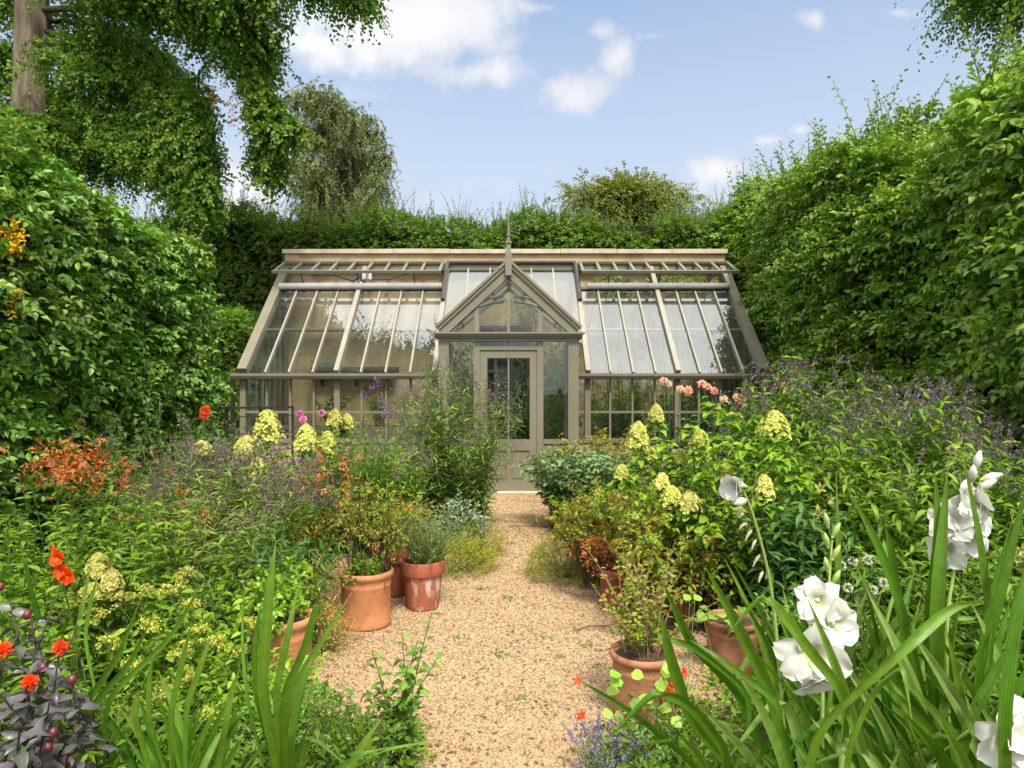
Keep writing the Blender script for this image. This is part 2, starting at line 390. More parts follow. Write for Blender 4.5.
M_TERRA = mat('terracotta_peach', (.47, .20, .085), rough=.88, scale=9, bump=.2, bscale=80, col2=(.33, .13, .055), thr=(.32, .56))
M_TERRA_R = mat('terracotta_red', (.38, .12, .06), rough=.85, scale=5, bump=.15, bscale=80, col2=(.24, .065, .035))
M_TERRA_B = mat('terracotta_brown', (.36, .17, .085), rough=.88, scale=9, bump=.2, bscale=80, col2=(.20, .095, .05), thr=(.35, .6))
M_TERRA_W = mat('terracotta_whitened', (.36, .11, .055), rough=.88, scale=7, bump=.2, bscale=80, col2=(.58, .47, .40), thr=(.40, .50), stretch=(1, 1, .45))
M_BLACKPOT = mat('black_planter', (.022, .020, .018), rough=.6)
M_GLASS = glassmat('greenhouse_glass', ior=1.95, dirt=.03)
M_GLASSV = glassmat('upright_glass', ior=1.4, dirt=.012)


def stonemat():
    m, nt, out = nodes('bath_stone_blocks'); lk = nt.links.new
    geo = nd(nt, 'ShaderNodeNewGeometry')
    sp = nd(nt, 'ShaderNodeSeparateXYZ'); lk(geo.outputs['Position'], sp.inputs[0])
    cb = nd(nt, 'ShaderNodeCombineXYZ'); lk(sp.outputs[0], cb.inputs[0]); lk(sp.outputs[2], cb.inputs[1])
    br = nd(nt, 'ShaderNodeTexBrick'); lk(cb.outputs[0], br.inputs['Vector'])
    br.inputs['Color1'].default_value = (.40, .29, .165, 1); br.inputs['Color2'].default_value = (.46, .36, .23, 1)
    br.inputs['Mortar'].default_value = (.34, .28, .19, 1); br.inputs['Scale'].default_value = 1.0
    br.inputs['Mortar Size'].default_value = .008; br.inputs['Brick Width'].default_value = .72; br.inputs['Row Height'].default_value = .30
    br.inputs['Bias'].default_value = .1
    nz = nd(nt, 'ShaderNodeTexNoise', Scale=2.2, Detail=8.0, Roughness=.7); lk(geo.outputs['Position'], nz.inputs['Vector'])
    rp = ramp(nt, nz.outputs[0], [(.3, (.62, .52, .44)), (.5, (1, .95, .88)), (.7, (1.0, 1.0, 1.0))])
    mm = nd(nt, 'ShaderNodeMix', data_type='RGBA', blend_type='MULTIPLY'); mm.inputs[0].default_value = 1
    lk(br.outputs[0], mm.inputs[6]); lk(rp.outputs[0], mm.inputs[7])
    bs = nd(nt, 'ShaderNodeBsdfPrincipled', Roughness=.9); bs.inputs['Specular IOR Level'].default_value = .1
    lk(mm.outputs[2], bs.inputs['Base Color'])
    n2 = nd(nt, 'ShaderNodeTexNoise', Scale=30.0, Detail=5.0); lk(geo.outputs['Position'], n2.inputs['Vector'])
    b = nd(nt, 'ShaderNodeBump', Strength=.4, Distance=.01); lk(n2.outputs[0], b.inputs['Height']); lk(b.outputs[0], bs.inputs['Normal'])
    lk(bs.outputs[0], out.inputs[0]); return m


def gravelmat():
    m, nt, out = nodes('gravel_bed'); lk = nt.links.new
    geo = nd(nt, 'ShaderNodeNewGeometry')
    v = nd(nt, 'ShaderNodeTexVoronoi', Scale=75.0); lk(geo.outputs['Position'], v.inputs['Vector'])
    sp = nd(nt, 'ShaderNodeSeparateColor'); lk(v.outputs['Color'], sp.inputs[0])
    rp = ramp(nt, sp.outputs[0], [(0, (.13, .08, .05)), (.25, (.28, .18, .105)), (.5, (.39, .27, .165)), (.75, (.34, .22, .12)), (1, (.48, .40, .29))])
    dk = ramp(nt, v.outputs['Distance'], [(0, (1, 1, 1)), (.45, (1, 1, 1)), (.75, (.45, .4, .35))])
    nz = nd(nt, 'ShaderNodeTexNoise', Scale=1.3, Detail=5.0); lk(geo.outputs['Position'], nz.inputs['Vector'])
    st = ramp(nt, nz.outputs[0], [(.3, (.78, .72, .66)), (.6, (1, 1, 1))])
    m1 = nd(nt, 'ShaderNodeMix', data_type='RGBA', blend_type='MULTIPLY'); m1.inputs[0].default_value = 1
    lk(rp.outputs[0], m1.inputs[6]); lk(dk.outputs[0], m1.inputs[7])
    m2 = nd(nt, 'ShaderNodeMix', data_type='RGBA', blend_type='MULTIPLY'); m2.inputs[0].default_value = 1
    lk(m1.outputs[2], m2.inputs[6]); lk(st.outputs[0], m2.inputs[7])
    bs = nd(nt, 'ShaderNodeBsdfPrincipled', Roughness=.85); bs.inputs['Specular IOR Level'].default_value = .2
    lk(m2.outputs[2], bs.inputs['Base Color'])
    b = nd(nt, 'ShaderNodeBump', Strength=.6, Distance=.008, invert=True); lk(v.outputs['Distance'], b.inputs['Height']); lk(b.outputs[0], bs.inputs['Normal'])
    lk(bs.outputs[0], out.inputs[0]); return m


M_STONE = stonemat(); M_GRAVEL = gravelmat()
M_COPING = mat('coping_stone', (.50, .42, .30), rough=.9, var=.15, scale=3, bump=.3, bscale=25)
M_PEBBLE = rampmat('gravel_pebbles', [(.15, .092, .048), (.27, .175, .09), (.36, .245, .128), (.41, .295, .162), (.34, .21, .10), (.49, .39, .26)], rough=.8)
M_LAWN = mat('meadow_ground', (.06, .09, .03), rough=.95, var=.3, scale=.8)

# ------------------------------------------------------------------ world
SUN_EL, SUN_AZ = math.radians(56), math.radians(163)   # azimuth clockwise from +Y: behind the camera, slightly to the left


def build_world():
    w = bpy.data.worlds.new('World'); S.world = w; w.use_nodes = True
    nt = w.node_tree; nt.nodes.clear(); lk = nt.links.new
    out = nt.nodes.new('ShaderNodeOutputWorld'); bg = nd(nt, 'ShaderNodeBackground', Strength=0.15)
    sky = nd(nt, 'ShaderNodeTexSky', sky_type='NISHITA', sun_disc=False, sun_elevation=SUN_EL, sun_rotation=SUN_AZ,
             air_density=1.0, dust_density=1.6, ozone_density=.7)
    tc = nd(nt, 'ShaderNodeTexCoord'); sp = nd(nt, 'ShaderNodeSeparateXYZ'); lk(tc.outputs['Generated'], sp.inputs[0])

    def M(op, a, b=None, c=None):
        n = nd(nt, 'ShaderNodeMath', operation=op)
        for i, v in enumerate((a, b, c)):
            if v is None: continue
            if isinstance(v, (int, float)): n.inputs[i].default_value = v
            else: lk(v, n.inputs[i])
        return n.outputs[0]
    dy = M('MAXIMUM', sp.outputs[1], 0.05)
    u, v = M('DIVIDE', sp.outputs[0], dy), M('DIVIDE', sp.outputs[2], dy)
    # wind-frayed edges: noise along the sky direction
    n1 = nd(nt, 'ShaderNodeTexNoise', Scale=9.0, Detail=9.0, Roughness=.62); lk(tc.outputs['Generated'], n1.inputs['Vector'])
    n2 = nd(nt, 'ShaderNodeTexNoise', Scale=2.2, Detail=6.0, Roughness=.6); lk(tc.outputs['Generated'], n2.inputs['Vector'])
    n3 = nd(nt, 'ShaderNodeTexNoise', Scale=22.0, Detail=6.0, Roughness=.6); lk(tc.outputs['Generated'], n3.inputs['Vector'])
    field = None
    for (px, py, rx, ry, k) in CLOUDS:
        cu, cv = (px - 512) / FPX, (HY - py) / FPX
        a = M('DIVIDE', M('SUBTRACT', u, cu), rx / FPX); b = M('DIVIDE', M('SUBTRACT', v, cv), ry / FPX)
        d = M('SQRT', M('ADD', M('MULTIPLY', a, a), M('MULTIPLY', b, b)))
        e = M('MULTIPLY', M('SUBTRACT', 1.25, d), k)
        field = e if field is None else M('MAXIMUM', field, e)
    fr = nd(nt, 'ShaderNodeMapRange'); lk(sp.outputs[1], fr.inputs[0]); fr.inputs[1].default_value = .25; fr.inputs[2].default_value = .45
    field = M('SUBTRACT', field, M('MULTIPLY', M('SUBTRACT', 1.0, fr.outputs[0]), 3.0))
    dens = M('ADD', field, M('MULTIPLY', M('SUBTRACT', n1.outputs[0], .5), 3.4))
    mk = nd(nt, 'ShaderNodeMapRange', interpolation_type='SMOOTHSTEP'); lk(dens, mk.inputs[0]); mk.inputs[1].default_value = -.1; mk.inputs[2].default_value = 1.35
    # broken cloud overhead and behind the camera
    up = nd(nt, 'ShaderNodeMapRange'); lk(sp.outputs[2], up.inputs[0]); up.inputs[1].default_value = .62; up.inputs[2].default_value = .85; up.inputs[4].default_value = 1.0
    bk = nd(nt, 'ShaderNodeMapRange'); lk(sp.outputs[1], bk.inputs[0]); bk.inputs[1].default_value = .1; bk.inputs[2].default_value = -.4; bk.inputs[4].default_value = .45
    gen = M('ADD', M('MULTIPLY', M('SUBTRACT', n2.outputs[0], .5), 2.0), M('MAXIMUM', up.outputs[0], bk.outputs[0]))
    mk2 = nd(nt, 'ShaderNodeMapRange', interpolation_type='SMOOTHSTEP'); lk(gen, mk2.inputs[0]); mk2.inputs[1].default_value = .2; mk2.inputs[2].default_value = .7
    # thin veil of high cloud, thicker low down
    lo = nd(nt, 'ShaderNodeMapRange'); lk(sp.outputs[2], lo.inputs[0]); lo.inputs[1].default_value = .5; lo.inputs[2].default_value = .12; lo.inputs[3].default_value = .24; lo.inputs[4].default_value = 1.05
    veil = M('MULTIPLY', M('ADD', .55, M('MULTIPLY', n2.outputs[0], .9)), lo.outputs[0])
    mask = M('MINIMUM', M('MAXIMUM', mk.outputs[0], veil), .97)
    cc = nd(nt, 'ShaderNodeMix', data_type='RGBA')
    tone = nd(nt, 'ShaderNodeMapRange', interpolation_type='SMOOTHSTEP'); lk(M('ADD', M('MULTIPLY', n3.outputs[0], .5), M('MULTIPLY', dens, .5)), tone.inputs[0]); tone.inputs[1].default_value = .45; tone.inputs[2].default_value = 1.25
    lk(tone.outputs[0], cc.inputs[0]); cc.inputs[6].default_value = (*CLOUD_LO, 1); cc.inputs[7].default_value = (*CLOUD_HI, 1)
    mx = nd(nt, 'ShaderNodeMix', data_type='RGBA'); lk(mask, mx.inputs[0])
    tint = nd(nt, 'ShaderNodeMix', data_type='RGBA', blend_type='MULTIPLY'); tint.inputs[0].default_value = 1; lk(sky.outputs[0], tint.inputs[6]); tint.inputs[7].default_value = (1.0, 1.06, 1.02, 1)
    lk(tint.outputs[2], mx.inputs[6]); lk(cc.outputs[2], mx.inputs[7])
    mz = nd(nt, 'ShaderNodeMix', data_type='RGBA'); lk(M('MULTIPLY', mk2.outputs[0], .9), mz.inputs[0]); lk(mx.outputs[2], mz.inputs[6]); mz.inputs[7].default_value = (11.5, 11.5, 11.7, 1)
    lk(mz.outputs[2], bg.inputs[0]); lk(bg.outputs[0], out.inputs[0])


CLOUDS = [(400, 26, 140, 58, 1.75), (325, 52, 70, 38, 1.4), (490, 74, 84, 28, 1.2), (375, 95, 60, 18, .6), (575, 94, 66, 36, 1.25), (614, 60, 28, 32, 1.0), (600, 30, 32, 20, .8),
          (545, 8, 60, 12, .9), (716, 168, 46, 26, 1.25), (766, 141, 28, 13, 1.1), (800, 131, 22, 12, 1.1), (815, 18, 24, 12, .6), (900, 13, 50, 9, .6),
          (240, 190, 110, 70, 1.2), (655, 36, 36, 8, .5), (470, 185, 110, 30, .7)]
CLOUD_LO, CLOUD_HI = (2.75, 2.95, 3.4), (4.05, 4.05, 4.12)
build_world()
sun = bpy.data.lights.new('sun', 'SUN'); sun.energy = 3.5; sun.angle = math.radians(9); sun.color = (1.0, .955, .87)
so = bpy.data.objects.new('sun', sun); COL.objects.link(so)
sd = Vector((math.sin(SUN_AZ) * math.cos(SUN_EL), math.cos(SUN_AZ) * math.cos(SUN_EL), math.sin(SUN_EL)))
so.rotation_euler = (-sd).to_track_quat('-Z', 'Y').to_euler(); so.location = (0, -5, 20)

cam = bpy.data.cameras.new('camera'); co = bpy.data.objects.new('camera', cam); COL.objects.link(co)
co.location = (0, 0, CAMZ); co.rotation_euler = (math.radians(90), 0, 0)
cam.sensor_width = 36; cam.lens = 36 * FPX / 1024; cam.shift_y = (HY - 384) / 1024 * -1 * -1
cam.clip_start = .05; cam.clip_end = 600
S.camera = co
S.view_settings.view_transform = 'Standard'; S.view_settings.look = 'None'; S.view_settings.gamma = 1; S.view_settings.exposure = 0.72
cy = S.cycles
S.render.engine = 'CYCLES'
cy.max_bounces = 7; cy.diffuse_bounces = 3; cy.glossy_bounces = 3; cy.transmission_bounces = 5; cy.transparent_max_bounces = 16
cy.caustics_reflective = False; cy.caustics_refractive = False; cy.use_denoising = True; cy.sample_clamp_indirect = 6
try: cy.denoising_input_passes = 'RGB_ALBEDO_NORMAL'
except Exception: pass

# ------------------------------------------------------------------ ground
g = MB(); g.quad((-150, -60, 0), (150, -60, 0), (150, 240, 0), (-150, 240, 0))
tag(g.build('ground', M_LAWN), kind='structure')
b = MB(); b.quad((-5.5, -2, .004), (5.2, -2, .004), (5.2, 13.0, .004), (-5.5, 13.0, .004))
tag(b.build('bed_soil', M_SOIL), kind='structure')


def edge_l(y): return np.interp(y, [-2, 2.5, 2.9, 3.3, 3.8, 6, 8, 9.9], [-.3, -.34, -.36, -.85, -1.55, -1.5, -1.0, -.85])
def edge_r(y): return np.interp(y, [-2, 2.2, 3.0, 3.3, 3.8, 6, 8, 9.9], [.25, .28, .36, .9, 1.45, 1.35, .95, .9])


gp = MB(); ys = np.linspace(-2, 9.9, 120)
xl = edge_l(ys) + .05 * noise3(np.c_[ys * 3, ys * 0, ys * 0]); xr = edge_r(ys) + .05 * noise3(np.c_[ys * 3, ys * 0 + 9, ys * 0])
V = np.array([[(xl[i], ys[i], .008), (xr[i], ys[i], .008)] for i in range(len(ys))]).reshape(-1, 3)
gp.raw(V, [(2 * i, 2 * i + 1, 2 * i + 3, 2 * i + 2) for i in range(len(ys) - 1)])
tag(gp.build('gravel_path', M_GRAVEL), kind='structure')


def pebbles():
    n = 230000
    y = 2.3 + 7.4 * rnd(n) ** 1.6
    x = edge_l(y) + (edge_r(y) - edge_l(y)) * (rnd(n) * 1.10 - .05) + .04 * gau(n) * (rnd(n) > .9)
    s = (1 + .7 * (rnd(n) > .997)) * (.0032 + .0040 * rnd(n)) * (1 + .35 * (y > 6))
    k = noise3(np.c_[x * 1.3, y * 1.3, 0 * x])
    r = np.clip(rnd(n) + .22 * k - .10, 0, 1)
    th = rnd(n) * 6.28
    ca, sa = np.cos(th), np.sin(th)
    # squashed lump: two 4-rings between two caps
    base = np.array([(-.55, -.5, 1), (.5, -.6, 1), (.6, .5, .85), (-.5, .55, .9), (-1, -.9, .1), (.95, -1, .15), (1.05, .9, .1), (-.9, 1, .12)], float)
    V = base[None] * (1 + .5 * (rnd(n, 8, 3) - .5)) * s[:, None, None] * np.array([1.15, .9, .75])
    X = V[..., 0] * ca[:, None] - V[..., 1] * sa[:, None]; Y = V[..., 0] * sa[:, None] + V[..., 1] * ca[:, None]
    W = np.stack([X + x[:, None], Y + y[:, None], V[..., 2] + .008], -1)
    f = np.array([(0, 1, 2, 3), (4, 5, 1, 0), (5, 6, 2, 1), (6, 7, 3, 2), (7, 4, 0, 3)])
    F = f[None] + (np.arange(n) * 8)[:, None, None]
    m = MB(); m.raw(W.reshape(-1, 3), F.reshape(-1, 4), None, np.repeat(r, 8))
    tag(m.build('gravel', M_PEBBLE), 'loose golden gravel covering the garden path', 'gravel', kind='stuff')


pebbles()

# ------------------------------------------------------------------ plant builders
def curves_from(base, tip, k=7, bow=1.8):
    t = np.linspace(0, 1, k)[None, :, None]
    base, tip = np.asarray(base)[:, None, :], np.asarray(tip)[:, None, :]
    lat = np.concatenate([np.broadcast_to(t ** bow, t.shape)] * 2 + [t], -1)
    return base + (tip - base) * lat


def stems(n, c, r, h, lean=.25, hv=.25, bow=1.8, k=7, flare=.6):
    """n stems rising from an elliptical clump c=(x,y), radii r, height h"""
    a = rnd(n) * 6.28; q = np.sqrt(rnd(n))
    b = np.c_[c[0] + np.cos(a) * q * r[0] * .75, c[1] + np.sin(a) * q * r[1] * .75, np.zeros(n)]
    hh = h * (1 - hv * rnd(n)) * (1 - .25 * q ** 2)
    tip = b + np.c_[np.cos(a) * q * r[0] * flare + gau(n) * lean * .4, np.sin(a) * q * r[1] * flare + gau(n) * lean * .4, hh]
    return curves_from(b, tip, k, bow)


def along(curves, t):
    """points (N,M,3) at parameters t (N,M) and tangents"""
    N, K, _ = curves.shape
    f = np.clip(t, 0, .9999) * (K - 1); i = f.astype(int); w = (f - i)[..., None]
    I = np.arange(N)[:, None]
    a, b = curves[I, i], curves[I, i + 1]
    return a + (b - a) * w, norm(b - a)


def leaf_stems(F, curves, nn, per, L, W, tpls, t0=.15, t1=1.0, el=(.1, .7), lv=.35, taper=.35, roff=(0, 1), twist=2.4):
    """leaves in whorls up each stem; el: slope of the leaf above the horizontal (rad)"""
    N = len(curves)
    t = t0 + (t1 - t0) * (np.arange(nn)[None, :] + rnd(N, nn)) / nn
    p, tg = along(curves, t)
    az0 = rnd(N, 1) * 6.28 + np.arange(nn)[None, :] * twist
    for j in range(per):
        az = az0 + j * 2 * math.pi / per + gau(N, nn) * .3
        e = el[0] + (el[1] - el[0]) * rnd(N, nn)
        d = np.stack([np.cos(az) * np.cos(e), np.sin(az) * np.cos(e), np.sin(e)], -1)
        up = np.array([0, 0, 1.0]) + .35 * gau(N, nn, 3)
        sc = (1 - taper * t) * (1 - lv * rnd(N, nn))
        r = roff[0] + (roff[1] - roff[0]) * np.clip(.6 * rnd(N, nn) + .4 * t, 0, 1)
        F.leaves(tpls, p.reshape(-1, 3), d.reshape(-1, 3), up.reshape(-1, 3), (L * sc).ravel(), (W * sc).ravel(), r.ravel())


def sprays(F, base, d, ln, k, L, W, tpls, droop=.3, rr=(0, 1), s0=.1, flat=.25, spread=.8):
    """twigs with leaves set alternately along them"""
    N = len(base); d = norm(d); ln = np.broadcast_to(np.asarray(ln, float), (N,))
    s = s0 + (1 - s0) * (np.arange(k)[None, :] + .7 * rnd(N, k)) / k
    p = base[:, None, :] + d[:, None, :] * (ln[:, None] * s)[..., None]
    p[..., 2] -= droop * ln[:, None] * s ** 2
    tg = np.broadcast_to(d[:, None, :], p.shape).copy(); tg[..., 2] -= 2 * droop * s; tg = norm(tg)
    ref = np.array([0, 0, 1.0]) + .5 * gau(N, 1, 3)
    side = norm(np.cross(tg, np.broadcast_to(ref, tg.shape)))
    nrm = np.cross(side, tg)
    sg = np.where(np.arange(k) % 2 == 0, 1.0, -1.0)[None, :, None]
    ld = tg * .7 + side * sg * spread + flat * gau(N, k, 3) + np.array([0, 0, -.12])
    up = nrm + flat * gau(N, k, 3)
    sc = (1 - .45 * rnd(N, k)) * (1 - .3 * s)
    tone = np.clip(rnd(N, 1) * .55 + .3 * rnd(N, k) + .25 * s, 0, 1)
    r = rr[0] + (rr[1] - rr[0]) * tone
    F.leaves(tpls, p.reshape(-1, 3), ld.reshape(-1, 3), up.reshape(-1, 3), (L * sc).ravel(), (W * sc).ravel(), r.ravel())
    return p


def flecks(F, pts, size, spread, n, r=(0, 1)):
    """n tiny florets around each of pts"""
    N = len(pts)
    p = pts[:, None, :] + np.clip(gau(N, n, 3), -1.6, 1.6) * np.asarray(spread)
    d = gau(N, n, 3); u = gau(N, n, 3)
    F.leaves(FLECK, p.reshape(-1, 3), d.reshape(-1, 3), u.reshape(-1, 3), size * (.6 + .8 * rnd(N * n)), size * (.6 + .6 * rnd(N * n)), r[0] + (r[1] - r[0]) * rnd(N * n))


def plumes(F, ST, curves, n_twigs, ln, size, nf, up=.8):
    n_twigs = max(3, int(n_twigs * .7))
    """airy flower panicles at the stem tips"""
    tips = curves[:, -1]; N = len(tips)
    b = np.repeat(along(curves, .92 + .08 * rnd(N, n_twigs))[0].reshape(-1, 3), 1, 0)
    d = norm(gau(N * n_twigs, 3) * np.array([.6, .6, .3]) + np.array([0, 0, up]))
    l = ln * (.5 + .7 * rnd(N * n_twigs))
    e = b + d * l[:, None]
    ST.tubes(curves_from(b, e, 3, 1.2), .0016, .0008, 3)
    k = max(3, int(nf * .5))
    s = (.35 + .65 * rnd(len(b), k))
    p = b[:, None, :] + (e - b)[:, None, :] * s[..., None] + gau(len(b), k, 3) * .006
    F.leaves(FLECK, p.reshape(-1, 3), gau(len(b) * k, 3), gau(len(b) * k, 3), size * (.5 + rnd(len(b) * k)), size * (.5 + .7 * rnd(len(b) * k)))


def lance_clump(name, c, r, h, n, label, cat, L=.11, W=.022, lm=None, tops=None, nodes_=14, per=2, sm=None, t0=.12, el=(-.1, .6), flare=.6, lean=.25,
                tpls=None, twigs=6, pl=.16, ps=.010, nf=14, hv=.25, taper=.35, sr=.004):
    t = empty(name, (c[0], c[1], 0), label, cat)
    cv = stems(n, c, r, h, lean=lean, flare=flare, hv=hv)
    st = MB(); st.tubes(cv, sr, .0015, 4)
    f = MB(); leaf_stems(f, cv, nodes_, per, L, W, tpls or LANCE, t0=t0, el=el, taper=taper)
    f.build('foliage', lm or G_LANCE, t)
    if tops is not None:
        fl = MB(); plumes(fl, st, cv, twigs, pl, ps, nf); fl.build('flower_spray', tops, t)
    st.build('stem', sm or M_STEM, t)
    return t, cv


def mound(name, c, r, label, cat, lm, n=1500, L=.03, W=.02, z0=0, tpls=None, shell=.55, stemm=None, k=6, tw=.09):
    """low rounded cushion of short leafy shoots; r=(rx,ry,rz)"""
    t = empty(name, (c[0], c[1], z0), label, cat)
    ns = n // k
    d = norm(gau(ns, 3)); d[:, 2] = np.abs(d[:, 2]) * .9 + .02; d = norm(d)
    q = shell + (1 - shell) * rnd(ns) ** .6
    p = np.array([c[0], c[1], z0]) + d * np.array(r) * q[:, None]
    p *= 1; p += .06 * noise3(p, 4)[:, None] * d
    p[:, 2] = np.maximum(p[:, 2], z0 + .01)
    f = MB(); sprays(f, p, d + np.array([0, 0, .5]) + .5 * gau(ns, 3), tw, k, L, W, tpls or OVATE_LO, droop=.2, flat=.5)
    f.build('foliage', lm, t)
    st = MB(); m = min(ns, 90)
    st.tubes(curves_from(np.tile([c[0], c[1], z0], (m, 1)) + gau(m, 3) * np.array([.03, .03, 0]), p[:m], 5, .8), .003, .0012, 3)
    st.build('stem', stemm or M_STEM, t)
    return t


# ------------------------------------------------------------------ hedges
def hedge(name, lo, hi, label, lm, dens, L, W, rad=.5, bump=.22, depth=.5, k=9, tw=.28, tpls=None, topf=None, keep=None, shoots=0, shoot_h=.6, core=.55, wood=True):
    lo, hi = np.array(lo, float), np.array(hi, float)
    t = empty(name, ((lo[0] + hi[0]) / 2, (lo[1] + hi[1]) / 2, 0), label, 'hedge')
    sz = hi - lo
    faces = [(0, 0), (0, 1), (1, 0), (1, 1), (2, 1)]
    pts = []
    for ax, sd_ in faces:
        o = [a for a in range(3) if a != ax]
        A = sz[o[0]] * sz[o[1]]
        n = int(A * dens / k)
        p = np.zeros((n, 3)); p[:, ax] = hi[ax] if sd_ else lo[ax]
        for a in o: p[:, a] = lo[a] + sz[a] * rnd(n)
        pts.append(p)
    p = np.concatenate(pts)
    q = np.clip(p, lo + rad, hi - rad); q[:, 2] = np.clip(p[:, 2], 0, hi[2] - rad)
    nrm = norm(p - q + 1e-6); p = q + rad * nrm
    if keep is not None: m = keep(p, nrm); p, nrm = p[m], nrm[m]
    n = len(p)
    bmp = noise3(p, 1.5) * bump
    dp = -np.abs(gau(n)) * depth * .45
    p = p + nrm * (bmp + dp)[:, None]
    if topf is not None: p[:, 2] *= topf(p) / hi[2]
    d = nrm + np.array([0, 0, .35]) + .6 * gau(n, 3)
    f = MB(); sprays(f, p, d, tw * (.6 + .6 * rnd(n)), k, L, W, tpls or OVATE, droop=.35)
    st = MB()
    if shoots:
        m = (nrm[:, 2] > .25) & (dp > -.15)
        idx = rng.choice(np.where(m)[0], min(shoots, int(m.sum())), replace=False)
        b = p[idx]; ln = shoot_h * (.35 + .9 * rnd(len(b)) ** 2)
        dd = norm(np.c_[gau(len(b)) * .3, gau(len(b)) * .3, np.ones(len(b))])
        pp = sprays(f, b, dd, ln, 14, L * .75, W * .75, tpls or OVATE, droop=.12, spread=.9)
        st.tubes(pp[:, ::2], .006, .002, 3)
    f.build('foliage', lm, t)
    if shoots: st.build('shoot_sprays', M_TWIG, t)
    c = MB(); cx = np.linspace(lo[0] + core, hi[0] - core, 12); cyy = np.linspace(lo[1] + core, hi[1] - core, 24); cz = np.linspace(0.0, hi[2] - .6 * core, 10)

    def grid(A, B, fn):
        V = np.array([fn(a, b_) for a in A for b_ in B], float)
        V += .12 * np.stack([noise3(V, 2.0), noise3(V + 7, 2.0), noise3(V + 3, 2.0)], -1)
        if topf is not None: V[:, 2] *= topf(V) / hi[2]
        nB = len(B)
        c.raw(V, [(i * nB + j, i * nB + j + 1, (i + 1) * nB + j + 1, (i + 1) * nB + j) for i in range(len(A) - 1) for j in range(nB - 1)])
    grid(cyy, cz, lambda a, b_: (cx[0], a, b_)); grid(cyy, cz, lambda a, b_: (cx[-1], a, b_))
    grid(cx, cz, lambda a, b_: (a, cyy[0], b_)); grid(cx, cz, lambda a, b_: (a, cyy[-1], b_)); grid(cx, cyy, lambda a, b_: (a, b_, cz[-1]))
    c.build('dark_hedge_core', M_CORE, t)  # solid dark shell, added to stop see-through and stand in for inner shade
    return t


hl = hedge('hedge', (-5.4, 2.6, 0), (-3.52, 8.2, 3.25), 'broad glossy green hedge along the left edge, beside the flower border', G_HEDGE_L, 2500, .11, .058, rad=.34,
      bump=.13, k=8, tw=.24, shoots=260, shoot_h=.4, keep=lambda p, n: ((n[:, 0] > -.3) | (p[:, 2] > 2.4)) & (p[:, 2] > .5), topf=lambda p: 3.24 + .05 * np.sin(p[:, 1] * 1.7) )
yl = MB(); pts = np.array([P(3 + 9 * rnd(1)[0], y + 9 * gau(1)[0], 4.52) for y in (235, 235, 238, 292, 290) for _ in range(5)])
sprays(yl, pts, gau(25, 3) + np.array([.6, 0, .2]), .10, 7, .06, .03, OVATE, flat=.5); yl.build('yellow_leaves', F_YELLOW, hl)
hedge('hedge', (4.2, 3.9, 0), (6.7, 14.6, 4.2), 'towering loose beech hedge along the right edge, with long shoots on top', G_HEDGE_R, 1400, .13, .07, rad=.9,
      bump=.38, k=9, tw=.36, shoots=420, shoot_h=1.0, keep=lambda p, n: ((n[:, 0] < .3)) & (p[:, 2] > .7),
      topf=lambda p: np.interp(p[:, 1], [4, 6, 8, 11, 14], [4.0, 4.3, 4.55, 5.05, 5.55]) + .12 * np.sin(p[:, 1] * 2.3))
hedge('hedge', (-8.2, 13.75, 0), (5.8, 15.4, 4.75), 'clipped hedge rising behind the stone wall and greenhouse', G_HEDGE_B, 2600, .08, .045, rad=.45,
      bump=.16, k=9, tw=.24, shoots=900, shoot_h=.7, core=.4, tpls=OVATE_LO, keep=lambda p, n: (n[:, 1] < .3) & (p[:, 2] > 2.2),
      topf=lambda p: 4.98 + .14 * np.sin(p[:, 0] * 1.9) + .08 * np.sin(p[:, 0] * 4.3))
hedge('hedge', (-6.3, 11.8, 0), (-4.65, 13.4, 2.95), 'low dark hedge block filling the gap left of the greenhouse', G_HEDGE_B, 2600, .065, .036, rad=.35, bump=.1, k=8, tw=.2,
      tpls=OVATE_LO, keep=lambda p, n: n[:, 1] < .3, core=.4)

# ------------------------------------------------------------------ trees
def limb(st, pts, r0, r1, n=7):
    pts = np.asarray(pts, float); t = np.linspace(0, 1, len(pts)); tt = np.linspace(0, 1, 14)
    c = np.stack([np.interp(tt, t, pts[:, i]) for i in range(3)], -1)
    c[1:-1] = (c[:-2] + 2 * c[1:-1] + c[2:]) / 4
    c[1:] += .04 * np.stack([noise3(c[1:], 1.5), noise3(c[1:] + 5, 1.5), noise3(c[1:] + 9, 1.5)], -1)
    st.tube(c, np.linspace(r0, r1, 14), n)
    return c


